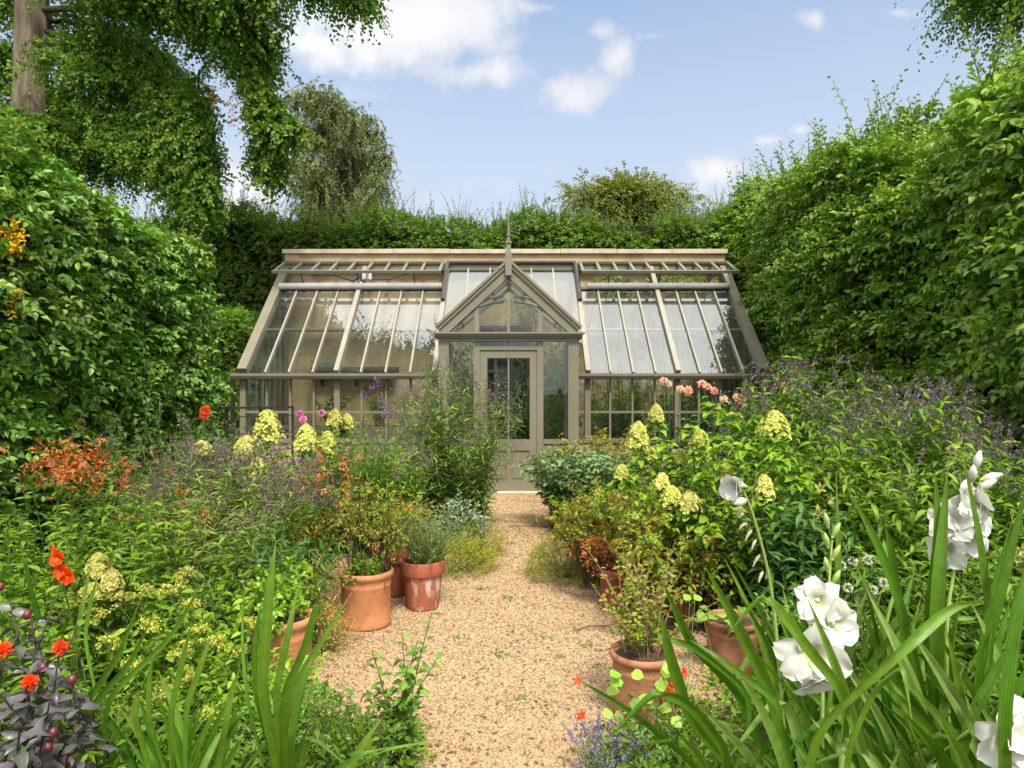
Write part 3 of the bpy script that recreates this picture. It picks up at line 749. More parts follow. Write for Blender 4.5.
def beech():
    Y0 = 14.0
    b = P(26, 0, Y0); b[2] = 0
    t = empty('beech_tree', b, 'huge old beech with pale trunk and drooping boughs above the left hedge', 'tree')
    tr = MB(); zz = np.linspace(0, 14, 110); th = np.arange(64) / 64 * 6.283
    ring = []
    for z in zz:
        r = (.42 - .012 * z + .25 * math.exp(-z * 1.2)) * (1 + .06 * np.sin(th * 4 + z * .3) + .04 * np.sin(th * 7 - z * .5) + .045 * noise3(np.c_[np.cos(th) * 6, np.sin(th) * 6, 0 * th + z * .55]) + .02 * noise3(np.c_[np.cos(th) * 15, np.sin(th) * 15, 0 * th + z * 1.2]))
        ring.append(np.c_[b[0] + .012 * z + r * np.cos(th), b[1] + r * np.sin(th), np.full(64, z)])
    V = np.concatenate(ring)
    tr.raw(V, [(i * 64 + j, i * 64 + (j + 1) % 64, (i + 1) * 64 + (j + 1) % 64, (i + 1) * 64 + j) for i in range(109) for j in range(64)])
    tr.build('trunk', M_BARK, t)
    st = MB(); f = MB()
    # boughs: points, start radius, number of side branches, hang, scatter
    limbs = [
        ([(38, -60, 14), (130, -45, 13.2), (230, -35, 12.2), (310, -22, 11.6), (352, -6, 11.4)], .14, 150, .75, .35),
        ([(38, 10, 14), (110, 5, 13.4), (190, 15, 12.6), (230, 25, 12.0), (250, 55, 11.8)], .12, 220, .8, .4),
        ([(40, 30, 14), (100, 45, 13.6), (150, 75, 13.0), (175, 115, 12.6), (188, 155, 12.4)], .10, 230, .75, .32),
        ([(40, 90, 14), (80, 100, 13.5), (120, 135, 13.0), (150, 160, 12.8)], .07, 110, .6, .3),
        ([(38, -20, 14), (90, -30, 12.5), (150, -25, 11.6), (200, -15, 11.2), (242, -5, 11.0)], .11, 230, .9, .5),
        ([(225, 40, 12.2), (250, 75, 11.6), (270, 110, 11.4), (292, 130, 11.3)], .045, 60, .45, .14),
        ([(38, 20, 14), (80, 20, 15), (130, 40, 15.5), (165, 70, 15.8), (185, 105, 15.6)], .11, 210, 1.0, .5),
        ([(30, -20, 14), (10, -10, 15), (-30, 0, 15.5), (-80, 20, 15.6)], .11, 170, 1.1, .6),
        ([(20, 40, 14.2), (0, 60, 15), (-30, 80, 15.6)], .08, 130, .8, .5),
        ([(45, -40, 14), (110, -60, 14.5), (190, -50, 15), (250, -45, 15)], .11, 220, 1.1, .6),
        ([(38, -90, 14), (60, -70, 12.8), (100, -50, 12), (130, -25, 11.6)], .09, 170, .9, .5),
        ([(4, 120, 13.3), (30, 122, 13.25), (62, 140, 13.3)], .03, 170, .45, .25),
        ([(45, 40, 14), (80, 60, 13.4), (110, 75, 12.9)], .07, 120, .8, .5),
        ([(60, 40, 15.5), (110, 70, 16), (140, 110, 16.2), (170, 145, 16)], .09, 200, .8, .5),
        ([(50, 80, 15), (90, 110, 15.6), (120, 145, 15.8), (150, 175, 15.6)], .08, 150, .7, .4),
        ([(20, 70, 14.6), (40, 100, 15.2), (70, 140, 15.4), (100, 170, 15.4)], .07, 150, .8, .5),
        ([(200, 70, 12.4), (200, 130, 12.3), (205, 205, 12.2)], .05, 120, .6, .12),
        ([(130, 100, 13), (160, 145, 12.8), (182, 200, 12.7)], .05, 110, .6, .16),
        ([(255, 70, 11.8), (276, 125, 11.7), (268, 175, 11.7)], .04, 100, .5, .13),
        ([(120, -30, 13), (170, 0, 12.6), (215, 20, 12.4), (238, 40, 12.3)], .08, 160, .9, .5),
        ([(30, -150, 14), (110, -190, 13), (220, -190, 12), (330, -175, 11.6)], .12, 210, 1.0, .8),
        ([(30, -230, 14), (130, -270, 13), (260, -280, 12), (400, -250, 11.8)], .12, 230, 1.0, .9),
        ([(30, -150, 14), (80, -180, 12), (200, -210, 10.6), (320, -200, 10.2)], .10, 200, 1.0, .9),
        ([(30, -230, 14), (30, -240, 11.5), (120, -300, 9.8), (250, -300, 9.4)], .10, 200, 1.0, .9),
    ]
    for pts, r0, n, hang, sc in limbs:
        c = limb(st, [P(*q) for q in pts], r0 * .55, .015)
        s = .12 + .88 * rnd(n) ** .8
        i = np.clip((s * 13).astype(int), 0, 12); base = c[i] + (c[i + 1] - c[i]) * (s * 13 - i)[:, None]
        out = norm(np.c_[(c[-1][0] - c[0][0]) * .35 + gau(n) * 1.3, gau(n) * 1.5 - .2, .1 + .5 * gau(n)])
        ln = sc * (.5 + 1.2 * rnd(n))
        e = base + out * ln[:, None]
        e[:, 2] -= .25 * ln
        st.tubes(curves_from(base, e, 4, 1.1), .010, .004, 3)
        for m in range(4):
            sb = base + (e - base) * (.2 + .8 * rnd(n, 1))
            dd = norm(out * .5 + gau(n, 3) * np.array([.8, .8, .5]) + np.array([0, 0, -.15]))
            pp = sprays(f, sb, dd, (.28 + .45 * rnd(n)) * hang ** .5, 11, .135, .085, OVATE, droop=.5, flat=.5)
            if m == 0: st.tubes(pp[:, ::2], .005, .002, 3)
        # longer leafy tresses on the underside
        q = rng.choice(n, n // 3, replace=False)
        pp = sprays(f, e[q], norm(gau(len(q), 3) * .5 + np.array([.1, 0, -.8])), (.5 + .7 * rnd(len(q))) * hang, 18, .105, .065, OVATE_LO, droop=.2, flat=.5)
        st.tubes(pp[:, ::3], .005, .002, 3)
    f.build('crown', G_BEECH, t); st.build('branch', M_TWIG, t)
    br = MB(); sprays(br, np.array([P(222 + 10 * gau(1)[0], 92 + 8 * gau(1)[0], 11.5) for _ in range(16)]), gau(16, 3), .25, 7, .08, .045, OVATE_LO)
    sprays(br, np.array([P(235 + 4 * gau(1)[0], 105 + 4 * gau(1)[0], 11.4) for _ in range(6)]), gau(6, 3), .2, 7, .08, .045, OVATE_LO)
    br.build('dead_leaves', G_ORANGE, t)


beech()


def weeping():
    Y0 = 22.0; b = P(335, 300, Y0); b[2] = 0
    t = empty('weeping_tree', b, 'tall weeping tree with grey green hanging strands, beyond the back hedge', 'tree')
    tr = MB(); tr.tube([b, b + [.1, 0, 4], b + [-.05, .1, 7.5], b + [.1, 0, 10.2]], [.26, .2, .13, .05], 10); tr.build('trunk', M_BARK, t)
    st = MB(); f = MB()
    tops = [(296, 96), (308, 91), (324, 90), (337, 98), (351, 109), (365, 117), (376, 131), (384, 147), (388, 166), (290, 122), (303, 132), (318, 128), (335, 138), (352, 146), (368, 160), (292, 155), (310, 160), (330, 170), (350, 176), (372, 182), (296, 182), (316, 186), (342, 192), (364, 194), (384, 190), (300, 202), (326, 204)]
    for (x, y) in tops:
        q = P(x, y, Y0 + gau(1)[0] * .9)
        r_ = b + [.05, 0, max(4.5, q[2] - 1.3)]
        c = limb(st, [r_, (r_ + q) / 2 + [0, 0, .35], q], .06, .015, 5)
        n = 85
        i = rng.integers(5, 14, n); base = c[i] + gau(n, 3) * np.array([.2, .2, .12])
        dd = norm(gau(n, 3) * np.array([.35, .35, .1]) + np.array([0, 0, -.75]))
        pp = sprays(f, base, dd, (.3 + 1.0 * rnd(n) ** 1.5), 20, .16, .055, LANCE_LO, droop=.12, flat=.35, spread=.55)
        st.tubes(pp[:, ::8], .006, .003, 3)
        sprays(f, q + gau(14, 3) * .14, gau(14, 3) + np.array([0, 0, .9]), .42, 12, .13, .05, LANCE_LO, droop=.6)
    f.build('crown', G_WEEP, t); st.build('branch', M_TWIG, t)


weeping()


def round_tree(name, base, crown_c, r, label, lm, nl, L, W, n_limb=9, k=10, hang=.4, trunk_r=.2):
    t = empty(name, base, label, 'tree'); base = np.array(base, float); cc = np.array(crown_c, float); r = np.array(r, float)
    tr = MB(); tr.tube([base, base * .6 + cc * .4, cc], [trunk_r, trunk_r * .7, trunk_r * .3], 9); tr.build('trunk', M_BARK, t)
    st = MB(); f = MB()
    for i in range(n_limb):
        d = norm(gau(3) + np.array([0, 0, .35])); q = cc + d * r * (.65 + .35 * rnd(1)[0])
        c = limb(st, [cc - [0, 0, r[2] * .6], (cc + q) / 2, q], trunk_r * .35, .015, 5)
        n = nl // n_limb // k
        s = rng.integers(5, 14, n)
        p = c[s] + gau(n, 3) * r * .2
        sprays(f, p, (p - cc) / r + .5 * gau(n, 3), .3 + .3 * rnd(n), k, L, W, OVATE_LO, droop=hang)
    f.build('crown', lm, t); st.build('branch', M_TWIG, t); return t


b = P(625, 300, 18); b[2] = 0
round_tree('small_tree', b, P(628, 210, 18), (1.9, 1.0, .72), 'olive gold tree top showing above the hedge right of the finial', G_OLIVE, 34000, .11, .065, 26)
round_tree('overhanging_tree', (8.6, 9.5, 0), P(1050, -48, 9.2), (1.2, 1.1, 1.0), 'dark leafy bough of a tall tree in the top right corner', G_BEECH, 30000, .10, .06, 22, hang=.55, trunk_r=.25)
b = P(235, 300, 19); b[2] = 0
round_tree('small_tree', b, P(240, 236, 19), (.7, .7, .6), 'distant slim leafy tree between the beech and the weeping tree', G_HEDGE_R, 6000, .11, .06, 12)

# ------------------------------------------------------------------ stone wall
wt = empty('stone_wall', (0, 13.2, 0), 'buff stone block wall with flat coping at the back of the greenhouse', 'wall')
w = MB(); w.box(-4.32, 4.05, 13.0, 13.45, 0, 4.02); w.build('masonry', M_STONE, wt, smooth=False)
w = MB()
xs = np.linspace(-4.36, 4.09, 9)
for i in range(8): w.box(xs[i] + .003, xs[i + 1] - .003, 12.94, 13.51, 4.022, 4.10 + .004 * (i % 3))
w.build('coping', M_COPING, wt, smooth=False)

# ------------------------------------------------------------------ greenhouse
EY, EZ, RY, RZ = 10.8, 1.74, 12.93, 3.73          # eave and ridge lines
XL, XR, XC = -4.32, 4.05, -.05
SL = (RZ - EZ) / (RY - EY)


def RP(x, y, lift=0.0):
    return np.array([x, y - lift * .68, EZ + SL * (y - EY) + lift * .73])


gh = empty('greenhouse', (XC, EY, 0), 'lean to timber greenhouse with gabled glass porch, painted olive taupe', 'greenhouse')
# plinth and front frame
for a, c, e0, e1 in ((XL + .03, -1.05, XL + .03, XL + .22), (.95, XR - .03, XR - .22, XR - .03)):
    m = MB(); m.box(a, c, EY - .02, EY + .2, 0, .62); m.box(e0, e1, EY + .2, 12.99, 0, .62); m.build('plinth', M_STONE, gh, smooth=False)
rl = [XL + .06, -2.77, -1.22]; rr_ = [1.2, 2.62, XR - .06]
thin_l = [XL + .06 + (1.49) * k / 4 for k in (1, 2, 3)] + [-2.77 + 1.55 * k / 4 for k in (1, 2, 3)]
thin_r = [1.2 + 1.42 * k / 4 for k in (1, 2, 3)] + [2.62 + 1.37 * k / 4 for k in (1, 2, 3)]
for a, c, thick, thin in ((XL, -1.02, rl, thin_l), (.92, XR, rr_, thin_r)):
    m = MB()
    for x in thick: m.box(x - .045, x + .045, EY + .0, EY + .09, .68, EZ - .1)
    for x in thin: m.box(x - .016, x + .016, EY + .02, EY + .07, .68, EZ - .1)
    m.box(a, c, EY - .05, EY + .22, .622, .68); m.box(a, c, EY - .015, EY + .115, EZ - .1, EZ - .02)
    m.box(a + .03, c - .03, EY + .025, EY + .065, 1.09, 1.125)
    m.build('front_frame', M_PAINT, gh, smooth=False)
    m = MB(); m.pane((a + .05, EY + .045, .68), (c - .05, EY + .045, .68), (c - .05, EY + .045, EZ - .1), (a + .05, EY + .045, EZ - .1)); m.build('front_glass', M_GLASSV, gh, smooth=False)
# roof timbers
m = MB(); ml = (MB(), MB())
for x in (XL + .06, XR - .06): m.bar(RP(x, EY, .02), RP(x, RY, .02), .15, .12, up=(0, -.68, .73))
for x in (-2.77, -1.22, 1.2, 2.62): ml[x > 0].bar(RP(x, EY - .02, .02), RP(x, RY, .02), .075, .10, up=(0, -.68, .73))
for x in thin_l + thin_r: ml[x > 0].bar(RP(x, EY - .03, .02), RP(x, 12.42, .02), .028, .05, up=(0, -.68, .73))
for x in (-.82, -.41, .36, .77): ml[x > 0].bar(RP(x, 12.43 - abs(x - XC), .02), RP(x, RY - .03, .02), .028, .05, up=(0, -.68, .73))
for o in ml: o.build('glazing_bars', M_PAINTL, gh, smooth=False)
for x0, x1 in ((XL + .12, -1.26), (1.24, XR - .12)):
    m.bar(RP(x0, 11.62, -.05), RP(x1, 11.62, -.05), .05, .035, up=(0, -.68, .73))
    m.bar(RP(x0, 12.44, .0), RP(x1, 12.44, .0), .07, .06, up=(0, -.68, .73))
m.box(XL, XR, 12.88, 12.998, RZ - .05, RZ + .09)
m.build('roof_frame', M_PAINT, gh, smooth=False)
m = MB()
for x0, x1 in ((XL + .13, -1.26), (1.24, XR - .13)): m.pane(RP(x0, EY - .04), RP(x1, EY - .04), RP(x1, 12.44), RP(x0, 12.44))
for s_ in (-1, 1):
    m.pane(RP(-.01 + s_ * 1.17, 11.28, .03), RP(-.03 + s_ * .02, 12.42, .03), RP(-.03 + s_ * .02, RY - .05, .03), RP(-.01 + s_ * 1.17, RY - .05, .03))
m.build('roof_glass', M_GLASS, gh, smooth=False)
# dark lead capping round the raised middle bay
m = MB()
for x in (-1.22, 1.2): m.tube([RP(x, 12.1, .1), RP(x, 12.6, .1), RP(x, 12.84, .12), np.array([x * .98, 12.86, RZ + .1])], .04, 8)
m.tube([(-1.2, 12.86, RZ + .1), (1.18, 12.86, RZ + .1)], .035, 8)
m.build('ridge_capping', M_DARKMET, gh)
# gutters with dark trim
for a, c in ((XL - .09, -1.0), (.9, XR + .09)):
    gm = MB(); n = 16
    prof = [(EY - .03, EZ - .02), (EY - .03, EZ - .085), (EY - .055, EZ - .115), (EY - .12, EZ - .105), (EY - .145, EZ - .06), (EY - .145, EZ - .02), (EY - .13, EZ - .02), (EY - .12, EZ - .09)]
    V = [(x, y, z) for x in (a, c) for y, z in prof]; k = len(prof)
    gm.raw(V, [(i, i + 1, k + i + 1, k + i) for i in range(k - 1)])
    gm.box(a, a + .004, EY - .145, EY - .03, EZ - .11, EZ - .02); gm.box(c - .004, c, EY - .145, EY - .03, EZ - .11, EZ - .02)
    go = gm.build('gutter', M_PAINT, gh, smooth=False)
    dm = MB(); dm.box(a + .1, c - .1, EY - .075, EY - .035, EZ - .018, EZ + .008)
    xx = np.arange(a + .15, c - .15, .045)
    for x in xx: dm.box(x, x + .02, EY - .085, EY - .045, EZ + .009, EZ + .018 + .012 * (math.sin(x * 37) > 0))
    dm.build('leaf_litter', M_DARKMET, go, smooth=False)
# down pipe left corner
m = MB(); m.tube([(XL - .06, EY - .08, EZ - .11), (XL - .06, EY - .08, .05)], .035, 10); m.build('downpipe', M_PAINT, gh)
# end frames of upright glass
for x in (XL + .04, XR - .04):
    m = MB()
    for y in np.linspace(EY + .35, 12.6, 6): m.box(x - .02, x + .02, y - .016, y + .016, .62, EZ + SL * (y - EY) - .08)
    m.box(x - .022, x + .022, EY + .1, 12.99, EZ - .06, EZ); m.box(x - .022, x + .022, EY + .1, 12.99, 2.6, 2.64) if False else None
    m.box(x - .03, x + .03, 12.9, 12.99, .62, RZ - .1)
    m.build('end_frame', M_PAINT, gh, smooth=False)
    gmb = MB()
    a = [(x, EY + .1, .62), (x, 12.9, .62), (x, 12.9, RZ - .12), (x, EY + .1, EZ + .02)]
    gmb.pane(*a, t=.004); gmb.build('end_glass', M_GLASSV, gh, smooth=False)
# opened ridge vents and blind rollers
for x0, x1 in ((XL + .02, -1.27), (1.25, XR + .03)):
    h0, h1 = np.array([0, 12.86, 3.83]), np.array([0, 12.24, 3.56])
    vf = MB(); ex = np.array([1, 0, 0])
    for q in np.linspace(x0 + .03, x1 - .03, 10): vf.bar(h0 + ex * q, h1 + ex * q, .05, .035, up=(0, -.4, .9))
    vf.bar(h1 + ex * x0, h1 + ex * x1, .05, .05, up=(0, -.4, .9)); vf.bar(h0 + ex * x0, h0 + ex * x1, .05, .05, up=(0, -.4, .9))
    vo = vf.build('vent', M_PAINT, gh, smooth=False)
    vg = MB(); vg.pane(h1 + ex * (x0 + .03), h1 + ex * (x1 - .03), h0 + ex * (x1 - .03), h0 + ex * (x0 + .03)); vg.build('vent_glass', M_GLASS, vo, smooth=False)
    rb = MB(); c0 = RP(0, 12.40, .10)
    rb.tube([c0 + ex * (x0 + .10), c0 + ex * (x1 + (.0 if x0 < 0 else -.16))], .062, 14); rb.build('blind_roller', M_STEEL, gh)
    for q in np.linspace(x0 + .5, x1 - .5, 3):
        ar = MB(); ar.bar(h1 + ex * q + [0, .03, -.02], RP(q, 12.5, -.02), .02, .02); ar.build('vent_stay', M_DARKMET, gh, smooth=False)

# ---- porch
PY = 9.78; PW = 1.0; PEZ = 2.27; PAZ = 3.22
m = MB()
for s_ in (-1, 1):
    m.box(XC + s_ * .93 - .075, XC + s_ * .93 + .075, PY, PY + .14, 0, PEZ - .1)               # corner posts
    m.box(XC + s_ * .455 - .045, XC + s_ * .455 + .045, PY + .012, PY + .12, 0, PEZ - .1)     # door posts
    m.box(XC + s_ * .455 - .035, XC + s_ * .455 + .035, PY + .012, PY + .10, PEZ + .012, PEZ + .42)
    m.box(XC + s_ * .93 - .06, XC + s_ * .93 + .06, EY - .12, EY - .02, 0, PEZ - .1)
    m.box(min(XC + s_ * .93, XC + s_ * .5), max(XC + s_ * .93, XC + s_ * .5), PY + .03, PY + .09, .02, .70)  # panels under side lights
    m.box(min(XC + s_ * .86, XC + s_ * .5), max(XC + s_ * .86, XC + s_ * .5), PY + .008, PY + .12, .70, .76)
    m.box(XC + s_ * .93 - .03, XC + s_ * .93 + .03, PY + .14, EY - .12, .02, .72)
    m.box(XC + s_ * .93 - .05, XC + s_ * .93 + .05, PY + .14, EY - .02, PEZ - .22, PEZ - .1)
m.box(XC - .02, XC + .02, PY + .02, PY + .08, PEZ + .012, PAZ - .35)
m.box(XC - .41, XC + .41, PY + .012, PY + .12, 2.045, 2.10)                                     # over the door
m.box(XC - .018, XC + .018, PY + .03, PY + .08, 2.10, PEZ - .1)
m.box(XC - 1.0, XC + 1.0, PY - .012, PY + .15, PEZ - .1, PEZ + .01)
m.build('porch_frame', M_PAINT, gh, smooth=False)
m = MB()                                                                                      # moulded cornice
for i, (d, z0, z1) in enumerate(((.03, -.055, -.03), (.055, -.03, .0), (.085, .0, .028))):
    m.box(XC - 1.0 - d, XC + 1.0 + d, PY - .015 - d, PY + .10, PEZ + z0, PEZ + z1 - .001)
for s_ in (-1, 1):
    m.box(XC + s_ * 1.0 - .07, XC + s_ * 1.0 + .07, PY + .101, EY - .03, PEZ - .055, PEZ + .027)
m.build('cornice', M_PAINT, gh, smooth=False)
m = MB()                                                                                      # stepped barge boards
for s_ in (-1, 1):
    a = np.array([XC + s_ * 1.0, PY, PEZ + .05]); c = np.array([XC, PY, PAZ + .02])
    u = norm(np.cross(c - a, [0, 1, 0])) * (1 if s_ > 0 else -1)
    if u[2] < 0: u = -u
    for off, wd, pr, dp in ((-.05, .13, -.02, .10), (.028, .05, -.05, .14), (.065, .034, -.075, .16)):
        aa = a + u * off; c2 = c + u * off
        # mitre at the apex
        k = (XC - aa[0]) / (c2[0] - aa[0]); c2 = aa + (c2 - aa) * k
        m.bar(aa + [0, pr + dp / 2, 0], c2 + [0, pr + dp / 2 + .001 * s_, 0], dp, wd, up=u)
m.build('barge_board', M_PAINT, gh, smooth=False)
m = MB()                                                                                      # porch roof
VY = lambda z: EY + (z - EZ) / SL
for s_ in (-1, 1):
    e0 = np.array([XC + s_ * 1.03, PY + .16, PEZ + .04]); a0 = np.array([XC, PY + .16, PAZ + .06])
    e1 = np.array([XC + s_ * 1.03, VY(PEZ + .04) - .06, PEZ + .04]); a1 = np.array([XC, VY(PAZ + .06) - .06, PAZ + .06])
    for k in (.25, .5, .75):
        p0 = e0 * (1 - k) + a0 * k; p1 = e1 * (1 - k) + a1 * k
        m.bar(p0, p1, .03, .04)
    m.bar(e1, a1, .07, .06)
    for k in (.33, .66):
        p0 = e0 * (1 - k) + e1 * k; p1 = a0 + (a1 - a0) * k
        m.bar(p0, p1, .03, .045)
m.bar((XC, PY + .14, PAZ + .06), (XC, VY(PAZ) - .05, PAZ + .06), .07, .09)
m.build('porch_rafter', M_PAINT, gh, smooth=False)
for yy in (PY + .45, PY + 1.15):
    for s_ in (-1, 1):
        m = MB(); th = np.linspace(0, 1, 10); ax = XC + s_ * (.88 * np.cos(th * 1.5) ** .9 - .0); az_ = PEZ - .02 + .62 * np.sin(th * 1.5)
        m.tube(np.c_[ax, 0 * ax + yy, az_], .026, 6); m.build('arch_brace', M_PAINT, gh)
m = MB()
for s_ in (-1, 1):
    e0 = np.array([XC + s_ * 1.03, PY + .16, PEZ + .07]); a0 = np.array([XC + .03 * s_, PY + .16, PAZ + .09])
    e1 = np.array([XC + s_ * 1.03, VY(PEZ + .07) - .06, PEZ + .07]); a1 = np.array([XC + .03 * s_, VY(PAZ + .09) - .06, PAZ + .09])
    m.pane(e0, e1, a1, a0)
    m.pane((XC + s_ * .50, PY + .05, .76), (XC + s_ * .86, PY + .05, .76), (XC + s_ * .86, PY + .05, PEZ - .1), (XC + s_ * .50, PY + .05, PEZ - .1))
    m.pane((XC + s_ * .93, PY + .14, .72), (XC + s_ * .93, EY - .12, .72), (XC + s_ * .93, EY - .12, PEZ - .22), (XC + s_ * .93, PY + .14, PEZ - .22))
m.pane((XC - .41, PY + .055, 2.10), (XC + .41, PY + .055, 2.10), (XC + .41, PY + .055, PEZ - .1), (XC - .41, PY + .055, PEZ - .1))
m.pane((XC - .9, PY + .05, PEZ + .02), (XC + .9, PY + .05, PEZ + .02), (XC + .001, PY + .05, PAZ - .08), (XC - .001, PY + .05, PAZ - .08))
m.build('porch_glass', M_GLASSV, gh, smooth=False)
m = MB()
m.box(XC - .045, XC + .045, PY - .09, PY + .04, PAZ - .12, PAZ + .22)
m.box(XC - .033, XC + .033, PY - .07, PY + .02, PAZ + .221, PAZ + .34)
m.box(XC - .045, XC + .045, PY - .085, PY + .035, PAZ + .341, PAZ + .369)
for (z0, z1, r0, r1) in ((.37, .45, .024, .024), (.45, .475, .036, .036), (.475, .66, .018, .011), (.66, .88, .011, .003)):
    m.tube([(XC, PY - .025, PAZ + z0 + .001), (XC, PY - .025, PAZ + z1)], [r0, r1], 10)
m.build('finial', M_PAINT, gh, smooth=False)
# door
dm = MB(); DW = .41; dy0, dy1 = PY + .03, PY + .075
dm.box(XC - DW + .003, XC - .305, dy0, dy1, .02, 2.04); dm.box(XC + .305, XC + DW - .003, dy0, dy1, .02, 2.04)
dm.box(XC - .305, XC + .305, dy0, dy1, 1.93, 2.04); dm.box(XC - .305, XC + .305, dy0, dy1, .02, .17); dm.box(XC - .305, XC + .305, dy0, dy1, .60, .76)
dm.box(XC - .03, XC + .03, dy0, dy1, .17, .60); dm.box(XC - .012, XC + .012, dy0 + .008, dy1 - .008, .76, 1.93)
dm.box(XC - .305, XC - .03, dy0 + .018, dy1 - .01, .17, .60); dm.box(XC + .03, XC + .305, dy0 + .018, dy1 - .01, .17, .60)
for s_ in (-1, 1):
    a, c = sorted((XC + s_ * .055, XC + s_ * .28))
    dm.box(a, c, dy0 + .010, dy0 + .017, .20, .57)
door = dm.build('door', M_PAINT, gh, smooth=False)
m = MB(); m.pane((XC - .305, PY + .052, .76), (XC + .305, PY + .052, .76), (XC + .305, PY + .052, 1.93), (XC - .305, PY + .052, 1.93)); m.build('door_glass', M_GLASSV, door, smooth=False)
m = MB(); hx = XC + .355
m.box(hx - .018, hx + .018, dy0 - .006, dy0 - .001, .90, 1.08); m.tube([(hx, dy0 - .005, 1.03), (hx, dy0 - .05, 1.03)], .011, 8)
m.tube([(hx + .005, dy0 - .05, 1.03), (hx - .06, dy0 - .052, 1.03), (hx - .12, dy0 - .045, 1.025)], [.011, .010, .008], 8); m.tube([(hx, dy0 - .004, .95), (hx, dy0 - .018, .95)], .012, 8)
m.build('handle', M_BRASS, door)
m = MB(); m.box(XC - .55, XC + .55, PY - .14, PY + .13, .005, .02); m.build('threshold', M_COPING, gh, smooth=False)

# things in and on the greenhouse
t = empty('floodlight', RP(-2.72, 12.62, .05), 'small white floodlight box clamped under the opened left roof vent', 'light')
q = RP(-2.66, 12.60, .12)
m = MB(); m.box(q[0] - .07, q[0] + .09, q[1] - .06, q[1] + .04, q[2] - .06, q[2] + .07); m.box(q[0] - .055, q[0] + .075, q[1] - .075, q[1] - .061, q[2] - .045, q[2] + .055); m.build('housing', M_PLASTIC, t, smooth=False)
m = MB(); m.box(q[0] - .12, q[0] - .072, q[1] - .03, q[1] + .03, q[2] - .07, q[2] + .06); m.build('bracket', M_DARKMET, t, smooth=False)
m = MB(); m.tube([RP(-3.75, 12.75, -.02) + [0, 0, .03], RP(-3.3, 12.72, -.02) + [0, 0, .05], RP(-2.95, 12.66, .0) - [0, 0, .03], q + [-.1, 0, 0], q + [.1, 0, -.05], RP(-2.3, 12.66, 0), RP(-1.9, 12.76, 0) + [0, 0, .05], RP(-1.4, 12.76, 0) + [0, 0, .04]], .012, 6)
tag(m.build('power_cable', M_CABLE), 'slack black cable strung under the left ridge of the greenhouse', 'cable')
t = empty('wall_shelf', (-2.9, 12.85, 0), 'brown timber shelf on the stone wall inside the left bay', 'shelf')
m = MB(); m.box(-3.75, -2.15, 12.68, 12.99, 1.80, 1.86); m.build('shelf_board', M_SHELF, t, smooth=False)
for x in (-3.6, -2.95, -2.3):
    m = MB(); m.box(x - .02, x + .02, 12.72, 12.99, 1.757, 1.797); m.box(x - .02, x + .02, 12.95, 12.99, 1.5, 1.757); m.bar((x, 12.76, 1.75), (x, 12.95, 1.54), .03, .03); m.build('bracket', M_SHELF, t, smooth=False)
t = empty('crate', (-3.45, 12.83, 1.86), 'shallow grey blue tray standing on the brown shelf', 'tray')
m = MB(); m.box(-3.62, -3.28, 12.73, 12.92, 1.862, 1.875); m.box(-3.62, -3.28, 12.73, 12.745, 1.876, 1.95); m.box(-3.62, -3.28, 12.905, 12.92, 1.876, 1.95); m.box(-3.62, -3.605, 12.746, 12.904, 1.876, 1.95); m.box(-3.295, -3.28, 12.746, 12.904, 1.876, 1.95)
m.build('tray_body', M_BOXBLUE, t, smooth=False)
iw = empty('inner_window', (-.1, 12.98, 0), 'dark multi pane window in the stone wall seen through the porch', 'window')
m = MB(); wx0, wx1, wz0, wz1 = -.62, .30, .12, 2.62
for x in np.linspace(wx0, wx1, 4): m.box(x - .03, x + .035, 12.93, 12.997, wz0, wz1)
for z in np.linspace(wz0, wz1, 7): m.box(wx0 - .08, wx1 + .08, 12.925, 12.996, z - .03, z + .03)
m.build('window_frame', M_GREYP, iw, smooth=False)
m = MB(); m.box(wx0, wx1, 12.975, 12.992, wz0, wz1); m.build('window_pane', mat('dark_glass', (.03, .033, .03), rough=.1, spec=.5), iw, smooth=False)
# staging bench on the left with its pots
bt = empty('staging_bench', (-2.9, 11.5, 0), 'slatted staging bench inside the left half of the greenhouse', 'bench')
m = MB()
for i in range(6): m.box(-4.1, -1.5, 11.05 + i * .1, 11.05 + i * .1 + .08, .82, .845)
m.build('bench_top', M_PAINTL, bt, smooth=False)
for x in (-4.05, -2.8, -1.55):
    for y in (11.1, 11.6):
        m = MB(); m.box(x - .025, x + .025, y - .025, y + .025, 0, .818); m.build('leg', M_PAINTL, bt, smooth=False)


def lathe(prof, c, n=28):
    m = MB(); k = len(prof); th = np.arange(n) / n * 2 * math.pi
    V = np.array([(c[0] + r * math.cos(a), c[1] + r * math.sin(a), c[2] + z) for r, z in prof for a in th])
    m.raw(V, [(i * n + j, i * n + (j + 1) % n, (i + 1) * n + (j + 1) % n, (i + 1) * n + j) for i in range(k - 1) for j in range(n)])
    return m


